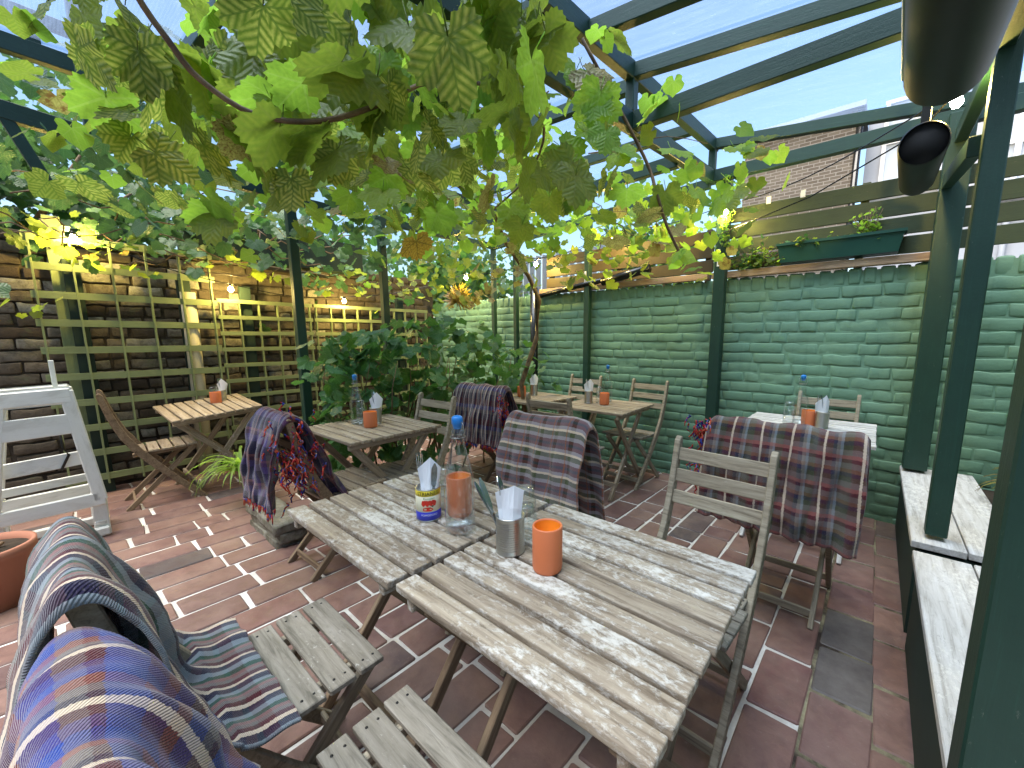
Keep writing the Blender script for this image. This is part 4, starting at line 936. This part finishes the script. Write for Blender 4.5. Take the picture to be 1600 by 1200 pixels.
# ------------------------------------------------------------------ foliage
def leaf_verts(n=44, rings=3, size=1.0, seed=0, teeth=.055, cup_=.18, fold=.25, ivy=False):
    """five-lobed leaf, petiole point at origin, tip along +Y; uv = coordinates along / across the nearest main vein"""
    rr = random.Random(seed); veins = [0, R(52), R(-52), R(108), R(-108)]; lens = [1.0, .86, .86, .62, .62]
    lens = [l*rr.uniform(.93, 1.07) for l in lens]; wd = (.42 if not ivy else .36)
    def rad(th):
        r = .34
        for v, L in zip(veins, lens):
            dd = abs(th-v); 
            if dd < 1.1: r = max(r, L*(math.cos(min(dd/wd*.62, 1.5)))**.85 if dd/wd*.62 < 1.5 else 0)
        return r
    outl = []
    for i in range(n+1):
        th = -R(158)+R(316)*i/n; r = rad(th)
        r = max(r, .52 if abs(th) < R(120) else .36)
        r *= 1+teeth*(1 if i % 2 else -1)+rr.uniform(-.02, .02); outl.append((th, r))
    def h(x, y): return cup_*(-(x*x)*.5-(y-.3)**2*.35)+.055*math.sin(x*7+seed)*math.cos(y*6+seed*2)+fold*abs(x)*(.25+.3*math.sin(seed*2.3))-.10*max(0, y-.45)**2*(1+2*math.sin(seed*1.7))
    vs = [(0, 0, h(0, 0))]
    for k in range(1, rings+1):
        for th, r in outl:
            q = r*k/rings; x, y = math.sin(th)*q, math.cos(th)*q; vs.append((x, y, h(x, y)+(.02*math.sin(th*11+seed) if k == rings else 0)))
    m = n+1; fs = []
    for i in range(n): fs.append((0, 1+i, 2+i))
    for k in range(rings-1):
        for i in range(n): a = 1+k*m+i; fs.append((a, a+m, a+m+1, a+1))
    uvs = []
    for f in fs:
        cx_ = sum(vs[i][0] for i in f)/len(f); cy_ = sum(vs[i][1] for i in f)/len(f); th = math.atan2(cx_, cy_)
        v = min(veins, key=lambda a: abs(a-th)); uvs.append([(vs[i][0]*math.sin(v)+vs[i][1]*math.cos(v), vs[i][0]*math.cos(v)-vs[i][1]*math.sin(v)) for i in f])
    cyo = 0
    return [(x*size*.56, (y-cyo)*size*.56, z*size*.56) for x, y, z in vs], fs, uvs
LD = {}
def leafdata(seed, hi=True, ivy=False):
    k = (seed, hi, ivy)
    if k not in LD: LD[k] = leaf_verts(44 if hi else 18, 3 if hi else 1, 1.0, seed, .055 if hi else .04, ivy=ivy)
    return LD[k]
LM = {}
def leafmesh(kind, seed):
    if (kind, seed) not in LM:
        v, f, u = leafdata(seed); b = MB(); b.add(v, f, 0, True, u)
        b.tube([(0, 0, 0), (0, -.12, .03), (0, -.25, .12)], .008, 4) ; LM[(kind, seed)] = b.mesh('leaf', 'l'+kind)
    return LM[(kind, seed)]
def leafrot(rr, down=.9, facing=None):
    """tip hanging outwards/down; normal mostly up with tilt"""
    yaw = rr.uniform(0, 6.283); pitch = -abs(rr.gauss(down, .35)); roll = rr.gauss(0, .45)
    return Euler((pitch, roll, yaw), 'XYZ')
NEARC=[(-1.40,0.22,1.95,0.15,'Y',2,0.05),(-1.44,0.24,1.88,0.15,'Y',2,0.05),(-1.24,0.43,2.03,0.15,'G',3,0.1),(-1.48,0.36,1.99,0.15,'G',4,0.12),(-1.78,0.22,1.86,0.14,'Y',4,0.1),(-1.57,0.35,1.64,0.15,'G',3,0.05),(-1.54,0.34,1.81,0.15,'G',5,0.1),(-1.37,0.46,1.71,0.14,'Y',2,0.05),(-2.12,0.12,1.78,0.14,'Y',2,0.05),(-2.40,0.14,2.04,0.13,'L',4,0.15),(-2.01,0.27,1.77,0.14,'Y',5,0.13),(-1.21,0.44,1.89,0.13,'G',3,0.06),(-1.17,0.51,1.78,0.15,'G',3,0.06),(-1.01,0.53,1.89,0.17,'G',4,0.08),(-1.11,0.64,1.85,0.14,'Y',5,0.12),(-0.73,0.58,1.81,0.19,'Y',1,0.0),(-0.88,0.59,1.96,0.16,'G',3,0.08),(-0.97,0.74,1.76,0.15,'Y',4,0.1),(-0.66,0.68,1.83,0.15,'L',2,0.05),(-0.74,0.85,2.02,0.16,'G',4,0.1),(-1.15,0.52,2.07,0.16,'Y',4,0.1),(-0.84,1.00,1.89,0.15,'G',5,0.12),(-1.55,1.03,1.67,0.14,'O',1,0.0),(-0.82,0.79,2.05,0.15,'G',4,0.1),(-1.38,0.80,1.79,0.13,'L',6,0.15),(-1.14,0.67,2.15,0.15,'G',4,0.12),(-1.52,0.44,1.89,0.15,'G',6,0.15),(-1.48,0.55,1.93,0.15,'G',5,0.15),(-1.01,0.79,1.90,0.15,'G',5,0.15),(-0.96,0.89,1.85,0.15,'G',5,0.15),(-1.33,0.62,1.98,0.15,'G',6,0.15),(-0.77,1.22,2.05,0.15,'L',2,0.04),(-0.90,1.27,2.19,0.14,'L',2,0.06),(-0.83,1.22,1.95,0.15,'L',3,0.08),(-0.81,1.43,1.96,0.13,'L',4,0.1),(-0.90,1.32,1.78,0.15,'L',2,0.03),(-0.97,1.56,1.93,0.13,'Y',4,0.12),(-0.99,1.27,1.87,0.14,'G',5,0.15),(-0.83,2.01,2.33,0.13,'L',5,0.15),(-0.89,1.98,2.45,0.1,'L',3,0.1),(-0.64,2.27,2.20,0.14,'L',6,0.18),(-0.54,2.49,2.21,0.13,'L',5,0.14),(-0.71,1.62,1.84,0.15,'P',3,0.1),(-0.73,2.02,1.95,0.14,'L',6,0.15),(-0.58,2.38,1.85,0.14,'L',4,0.15),(-0.73,2.25,1.79,0.13,'L',6,0.2),(-0.89,1.98,1.73,0.13,'P',4,0.12),(-1.07,2.12,1.91,0.12,'Y',8,0.2),(-1.36,1.50,1.95,0.13,'Y',7,0.25),(-1.42,1.31,1.91,0.13,'Y',7,0.2),(-1.89,1.97,1.87,0.13,'P',5,0.15),(-1.57,2.10,1.88,0.12,'L',10,0.25),(-1.48,2.56,1.82,0.12,'Y',8,0.25),(-1.12,1.36,2.22,0.14,'L',6,0.2),(-1.05,2.64,1.79,0.12,'L',6,0.2),(-1.14,2.10,2.12,0.12,'L',8,0.25),(-2.06,1.59,2.01,0.12,'L',10,0.3),(-2.48,1.52,2.07,0.12,'L',8,0.3),(-0.76,2.60,1.71,0.11,'P',3,0.1),(-2.68,0.09,2.29,0.15,'L',3,0.1),(-2.26,0.04,2.30,0.14,'L',2,0.05),(-3.03,0.04,2.19,0.13,'G',5,0.2)]
FARC=[(-2.81,2.17,2.13,0.12,'L',30,0.35),(-2.69,1.38,2.23,0.13,'L',25,0.4),(-2.59,0.94,2.29,0.14,'G',20,0.3),(-2.61,0.56,2.39,0.14,'G',20,0.3),(-2.39,0.76,2.48,0.14,'G',22,0.3),(-1.78,1.21,2.24,0.14,'G',25,0.3),(-1.78,1.60,2.22,0.14,'Y',25,0.3),(-1.84,0.95,2.52,0.14,'G',20,0.3),(-1.44,1.15,2.49,0.14,'G',16,0.3),(-1.38,1.45,2.42,0.14,'G',22,0.3),(-1.55,1.93,2.27,0.13,'L',20,0.3),(-2.08,2.38,2.10,0.12,'L',30,0.3),(-1.64,2.74,2.10,0.12,'L',30,0.3),(-1.23,2.94,2.07,0.12,'L',22,0.25),(-1.86,2.65,1.88,0.11,'Y',22,0.22),(-1.43,2.86,1.86,0.11,'Y',16,0.18),(-2.31,1.96,2.26,0.12,'G',25,0.35),(-2.62,1.70,2.26,0.12,'G',25,0.35),(-2.98,0.74,2.23,0.13,'G',20,0.3),(-3.28,2.52,1.86,0.1,'Y',25,0.25),(-3.09,2.63,1.61,0.09,'P',20,0.12),(-0.71,2.45,2.05,0.12,'L',10,0.18),(-2.38,2.33,1.80,0.11,'P',12,0.15)]
IVYC=[(-4.60,.05,2.02,.11,'G',16,.14),(-4.60,.45,2.02,.11,'D',22,.16),(-4.58,.85,2.0,.11,'D',22,.16),(-4.56,1.3,1.95,.11,'G',24,.18),(-4.5,1.75,1.9,.11,'D',24,.18),(-4.45,2.3,1.85,.11,'G',24,.2),(-4.3,2.8,1.9,.11,'Y',20,.2),(-4.63,0.09,2.49,0.13,'D',40,0.4),(-4.35,0.42,2.35,0.13,'D',40,0.35),(-4.19,0.92,2.21,0.13,'D',45,0.35),(-4.23,0.19,2.68,0.14,'D',25,0.35),(-4.47,0.70,2.26,0.13,'D',40,0.35),(-4.30,1.35,2.21,0.12,'D',40,0.35),(-3.44,1.54,2.21,0.12,'D',40,0.35),(-3.23,1.96,2.16,0.12,'D',30,0.35),(-4.47,1.96,1.97,0.11,'D',25,0.3),(-3.57,2.29,1.92,0.1,'D',20,0.3),(-4.65,.87,2.12,0.1,'D',22,0.25),(-4.65,.26,1.87,0.1,'G',8,0.12),(-4.65,-.03,1.47,0.09,'G',8,0.1),(-4.65,0.57,1.90,0.1,'G',10,0.15),(-4.56,1.74,1.89,0.1,'G',10,0.2)]
rr = random.Random(11)
vine = thing('grape_vine', 'grape vine with big veined leaves covering the pergola above the tables', 'vine', (-2.31, 2.74, 0))
vloc = Vector((-2.31, 2.74, 0))
def W(p): return Vector(p)-vloc
b = MB(); b.tube([W(p) for p in [(-2.45, 2.70, 0), (-2.40, 2.66, .45), (-2.43, 2.63, .85), (-2.33, 2.72, 1.25), (-2.31, 2.74, 1.58), (-2.34, 2.63, 1.78), (-2.36, 2.39, 2.0), (-2.23, 2.13, 2.16), (-2.07, 1.62, 2.2)]], [.03, .026, .022, .02, .018, .018, .016, .014, .01], 8)
put('trunk', b.mesh('trunk', 'cane'), vine)
canes = [[(-1.05, .05, 2.1), (-1.21, 0.18, 1.96), (-1.22, 0.23, 1.89), (-1.23, 0.28, 1.84), (-1.19, 0.37, 1.79), (-1.12, 0.49, 1.8), (-1.05, 0.62, 1.87), (-1.05, 0.78, 1.99), (-1.18, 1.17, 2.18), (-1.31, 1.59, 2.24), (-1.7, 1.9, 2.2), (-2.2, 2.1, 2.16)],
         [(-.9, 1.3, 2.3), (-.79, 1.58, 1.98), (-.74, 1.6, 1.84), (-.72, 1.66, 1.73), (-.69, 1.73, 1.63)]]
vb = MB()
for c in canes: vb.tube([W(p) for p in catmull([tuple(p) for p in c], 4)], .0065, 6)
def blob(cl, lst, spread_z=.7):
    for (x, y, z, s, k, n, sp) in cl:
        for i in range(n):
            p = Vector((x+rr.gauss(0, sp*.75), y+rr.gauss(0, sp*.75), z+rr.gauss(0, sp*.75*spread_z))) if i or sp > .2 else Vector((x, y, z))
            if p.z < 1.5 and z > 1.6: p.z = 1.6
            kk = k
            q = rr.random()
            if sp == 0: q = 1
            if q < .15: kk = 'G' if k in 'LYP' else 'L' if k == 'G' else k
            elif q < .21 and k in 'GLY': kk = 'Y'
            elif q < .235 and k in 'GLY': kk = 'P'
            lst.append((p, s*rr.uniform(.75, 1.15), kk))
nl, fl, il = [], [], []
blob(NEARC, nl); blob([(a, b_, c, d_, k, int(n*1.5), sp) for a, b_, c, d_, k, n, sp in FARC], fl); blob(IVYC, il)
blob([(-1.05, .30, 2.08, .16, 'G', 9, .16), (-1.55, .15, 2.12, .15, 'Y', 9, .22), (-2.0, .45, 2.2, .15, 'L', 18, .3), (-1.35, .75, 2.12, .15, 'L', 16, .25), (-2.4, .9, 2.15, .14, 'L', 22, .35), (-1.75, .85, 2.05, .15, 'Y', 15, .25), (-1.2, 1.2, 2.15, .15, 'L', 15, .22), (-2.1, 1.3, 2.3, .14, 'L', 40, .35), (-3.0, 1.0, 2.35, .14, 'D', 50, .45), (-3.4, .35, 2.4, .14, 'D', 40, .4), (-2.5, .1, 2.35, .14, 'G', 20, .25), (-.95, .95, 2.12, .15, 'G', 14, .14), (-3.0, 1.9, 2.35, .13, 'G', 50, .4), (-2.2, 2.3, 2.3, .13, 'L', 40, .35)], fl)
nl = [l for l in nl if l[0].length and (l[0]-Vector((0, 0, 1.27))).length > .62]
def place_leaf(parent, off, p, s, k, down=.8, camface=0):
    e = leafrot(rr, down)
    return put('leaf', leafmesh(k, rr.randrange(6)), parent, p-off, e, (s*1.18, s*1.18, s*1.18))
allv = nl+fl
allv.sort(key=lambda l: (l[0]-Vector((0, 0, 1.27))).length/l[1])
hero = put('leaf', leafmesh('Y', 2), vine, Vector((-.73, .58, 1.87))-vloc, Euler((R(-114), R(8), R(222))), (.205, .205, .205))
allv = [l for l in allv if (l[0]-Vector((-.62, .46, 1.72))).length > .16 and (l[0]-Vector((-.73, .58, 1.81))).length > .09]
for p, s, k in allv[:295]: place_leaf(vine, vloc, p, s*1.05, k, .95)
def leafstuff(name, parent, off, lst, kinds, ivy=False, down=.7):
    b = MB()
    for p, s, k in lst:
        v, f, u = leafdata(rr.randrange(5), False, ivy); mt = Matrix.LocRotScale(p-off, leafrot(rr, down), Vector((s, s, s)))
        b.add([mt @ Vector(q) for q in v], f, kinds.index(k), True, u)
    o = put(name, b.mesh(name, ['l'+k for k in kinds]), parent); o['kind'] = 'stuff'; return o
leafstuff('far_leaves', vine, vloc, allv[295:], ['G', 'L', 'Y', 'P', 'O', 'D'])
# petioles/twigs: random canes wandering through the canopy
for i in range(30):
    c = rr.choice(FARC[:18]); p = Vector(c[:3])+Vector((rr.gauss(0, .2), rr.gauss(0, .2), .05)); pts = [W(p)]; a = rr.uniform(0, 6.28)
    for k in range(6): a += rr.gauss(0, .5); p = p+Vector((math.cos(a)*.11, math.sin(a)*.11, rr.gauss(0, .03))); pts.append(W(p))
    vb.tube(pts, [.004, .004, .0035, .003, .0025, .002, .0015], 5)
put('canes', vb.mesh('canes', 'cane'), vine)
# ivy over the trellis wall
ivy = thing('climbing_plant', 'dark leaved climber spilling over the old wall and trellis at left', 'climbing plant', (-4.8, .8, 0)); il.sort(key=lambda l: (l[0]-Vector((0, 0, 1.27))).length/l[1]); io = Vector((-4.8, .8, 0))
il = [(Vector((max(p.x, -5.4), p.y, p.z)), s, k) for p, s, k in il]
for p, s, k in il[:220]: place_leaf(ivy, io, p, s, k, .9)
leafstuff('far_leaves', ivy, io, il[220:], ['D', 'G', 'L', 'Y', 'P'], True)
b = MB()
for i in range(26):
    p = Vector((rr.uniform(-5.0, -4.0)+4.8, rr.uniform(-.4, 2.2)-.8, rr.uniform(1.9, 2.4))); pts = [p]; a = rr.uniform(0, 6.28)
    for k in range(6): a += rr.gauss(0, .4); p = p+Vector((math.cos(a)*.1, math.sin(a)*.14, rr.gauss(0, .06))); pts.append(p)
    b.tube(pts, .005, 5)
put('stems', b.mesh('stems', 'cane'), ivy)
# leafy bush in the corner
bush = thing('leafy_bush', 'dense green bush with lobed leaves behind the middle table', 'bush', (-3.05, 2.0, 0)); bo = Vector((-3.05, 2.0, 0)); bl = []
for i in range(950):
    u = rr.random(); y = rr.uniform(1.15, 3.25); x = rr.gauss(-3.05, .22); ht = 1.46-.26*abs(y-2.1)-.5*max(0, y-2.9)
    z = rr.uniform(.12, 1)**.8*ht
    x += (.30 if z < ht*.75 else .05)*rr.random(); 
    if x > -2.72 and y < 1.7: x = -2.80
    bl.append((Vector((x, y, z)), rr.uniform(.09, .155), 'B' if rr.random() < .8 else 'D'))
bl.sort(key=lambda l: (l[0]-Vector((0, 0, 1.27))).length)
for p, s, k in bl[:290]: place_leaf(bush, bo, p, s, k, .75)
leafstuff('inner_leaves', bush, bo, bl[290:], ['B', 'D'])
b = MB()
for i in range(26):
    y = rr.uniform(-.8, 1.1); p = Vector((rr.uniform(-.15, .15), y*.6, 0)); pts = [p]
    for k in range(6): p = p+Vector((rr.gauss(.01, .04), rr.gauss(y*.06, .04), .18)); pts.append(p)
    b.tube(pts, [.010, .009, .008, .007, .006, .004, .002], 6)
put('stems', b.mesh('stems', 'cane'), bush)
# spider plant
def blades(name, label, c, n, L, mat, seed, cat='plant', lean=.9, w_=.010):
    r2 = random.Random(seed); b = MB()
    for i in range(n):
        a = r2.uniform(0, 6.28); l = L*r2.uniform(.6, 1.1); p = Vector((0, 0, 0)); el = r2.uniform(.5, 1.4); pts = []
        for k in range(7): pts.append(p.copy()); p = p+Vector((math.cos(a)*math.cos(el), math.sin(a)*math.cos(el), math.sin(el)))*l/6; el -= lean*.4
        vs = []; sd = Vector((-math.sin(a), math.cos(a), 0))
        for k, q in enumerate(pts): ww = w_*(1-(k/6)**2)+.0008; vs += [q-sd*ww, q+Vector((0, 0, -.003)), q+sd*ww]
        b.add(vs, [(k*3+j, k*3+j+1, k*3+j+4, k*3+j+3) for k in range(6) for j in (0, 1)], 0, True)
    return tag(put(name, b.mesh(name, mat), None, c), label, cat)
blades('spider_plant', 'pale green spider plant with arching leaves beside the purple blanket', (-3.62, .80, .26), 80, .36, 'lL', 5, w_=.011)
t_ = blades('leafy_plant', 'small dry leaved plant hanging over the far planter plank', (.66, 2.9, .50), 60, .26, 'lP', 6, w_=.012)
blades('fern', 'green trailing plant growing in the near raised planter', (.62, 1.6, .42), 60, .30, 'lB', 8, w_=.014)
# trough planter on wall
t = thing('trough_planter', 'long dark green plastic trough planter standing on the wall top', 'planter', (-.285, WY-.03, 1.80))
b = MB(); L2, w0, w1, hh = .345, .05, .065, .115; vs = []
for (wx, wy, z) in ((L2-.02, w0, 0), (L2, w1, hh), (L2+.012, w1+.01, hh), (L2+.012, w1+.01, hh+.018), (L2-.008, w1-.01, hh+.018), (L2-.012, w1-.014, hh-.01)):
    vs += [(-wx, -wy, z), (wx, -wy, z), (wx, wy, z), (-wx, wy, z)]
b.add(vs, [(3, 2, 1, 0)]+[(i*4+k, i*4+(k+1) % 4, (i+1)*4+(k+1) % 4, (i+1)*4+k) for i in range(5) for k in range(4)]); put('trough', b.mesh('trough', 'planter'), t)
b = MB(); b.add([(-L2+.01, -.05, hh-.005), (L2-.01, -.05, hh-.005), (L2-.01, .05, hh-.005), (-L2+.01, .05, hh-.005)], [(0, 1, 2, 3)]); put('soil', b.mesh('soil', 'soil'), t)
def sprig(name, label, c, n, spread, hgt, s, kinds, seed, cat='plant'):
    r2 = random.Random(seed); t = thing(name, label, cat, c); b = MB(); lst = []
    for i in range(n):
        p = Vector((0, 0, 0)); q = Vector((r2.gauss(0, spread[0]), r2.gauss(0, spread[1]), abs(r2.gauss(hgt*.5, hgt*.4))))
        b.tube([p+Vector((q.x*.3, 0, 0)), q*.6, q], .0018, 4)
        for k in range(4): lst.append((q*(.5+.17*k)+Vector((r2.gauss(0, .01), r2.gauss(0, .01), r2.gauss(0, .01))), s*r2.uniform(.6, 1.2), r2.choice(kinds)))
    put('stems', b.mesh('stems', 'cane'), t); leafstuff('foliage', t, Vector((0, 0, 0)), lst, sorted(set(kinds)), True, .5); return t
sprig('fern', 'small bright green fern sprouting from the right half of the trough', (-.12, WY-.03, 1.90), 34, (.035, .03), .17, .035, ['L'], 4, 'fern')
sprig('trailing_plant', 'low trailing plant filling the left half of the trough', (-.42, WY-.04, 1.90), 40, (.12, .04), .05, .04, ['B', 'G'], 5)
sprig('trailing_plant', 'bushy trailing plant on the wall left of the trough', (-.80, WY-.03, 1.79), 70, (.11, .04), .14, .045, ['B', 'G', 'L'], 6)
# climbing creeper on the wall post
r2 = random.Random(77); lst = []
for i in range(420): lst.append((Vector((-.975+r2.gauss(0, .022), 3.36+r2.gauss(0, .03), 1.95+r2.uniform(0, .52))), r2.uniform(.016, .03), r2.choice(['B', 'L', 'G'])))
cr = thing('creeper', 'fine leaved creeper climbing the wall post beside the fence', 'creeper'); leafstuff('foliage', cr, Vector((0, 0, 0)), lst, ['B', 'G', 'L'], True)
# dry orange spiky bush in the corner
b = MB(); r2 = random.Random(12)
dry = thing('dry_shrub', 'dry orange and yellow shrub glowing around the corner bulb', 'shrub', (-4.0, 3.2, 1.7)); 
for i in range(260):
    a, e = r2.uniform(0, 6.28), r2.uniform(-.6, 1.2); q = Vector((math.cos(a)*math.cos(e), math.sin(a)*math.cos(e)*.6, math.sin(e)))*r2.uniform(.1, .26); s_ = q.cross(Vector((0, 0, 1))).normalized()*.006
    b.add([q*.15-s_, q*.15+s_, q*.7+s_*1.3+Vector((0, 0, .02)), q], [(0, 1, 2, 3)])
put('blades', b.mesh('blades', 'lO'), dry)

# trees beyond the walls
def tree(label, c, rx, ry, rz_, n, s, kinds, seed):
    r2 = random.Random(seed); t = thing('garden_tree', label, 'tree', (c[0], c[1], 0), group='trees beyond the garden walls'); b = MB(); cv = Vector((0, 0, c[2]))
    b.tube([(0, 0, 0), (.1, .05, c[2]*.5), (0, 0, c[2])], [.12, .09, .05], 8)
    for i in range(10):
        a = i*.63; q = cv+Vector((math.cos(a)*rx*.7, math.sin(a)*ry*.7, r2.uniform(-.4, .6)*rz_)); b.tube([(0, 0, c[2]*.6), (q*.5+cv*.35), q], [.05, .03, .01], 6)
    put('trunk', b.mesh('trunk', 'cane'), t); lst = []
    cl = [Vector((r2.gauss(0, rx*.5), r2.gauss(0, ry*.5), r2.gauss(0, rz_*.5))) for _ in range(max(6, n//45))]
    for i in range(n):
        k = r2.choice(cl); lst.append((cv+k+Vector((r2.gauss(0, .28), r2.gauss(0, .28), r2.gauss(0, .22))), s*r2.uniform(.6, 1.3), r2.choice(kinds)))
    leafstuff('crown', t, Vector((0, 0, 0)), lst, sorted(set(kinds)), True, .8)
tree('dark bushy tree beyond the old wall at far left', (-6.3, -.3, 2.4), 1.0, 1.6, 1.1, 2600, .17, ['D', 'D', 'B'], 1)
tree('dark tree beyond the old wall behind the trellis', (-6.2, 2.2, 2.1), .8, 1.5, .8, 2600, .16, ['D', 'B'], 2)
tree('tangled tree in the far corner behind the first posts', (-5.6, 4.6, 2.1), 1.1, .8, .9, 2400, .15, ['D', 'B', 'G'], 3)
tree('green tree seen through the vine between the two walls', (-3.6, 7.4, 2.6), 1.4, .8, 1.0, 1800, .16, ['D', 'L'], 4)
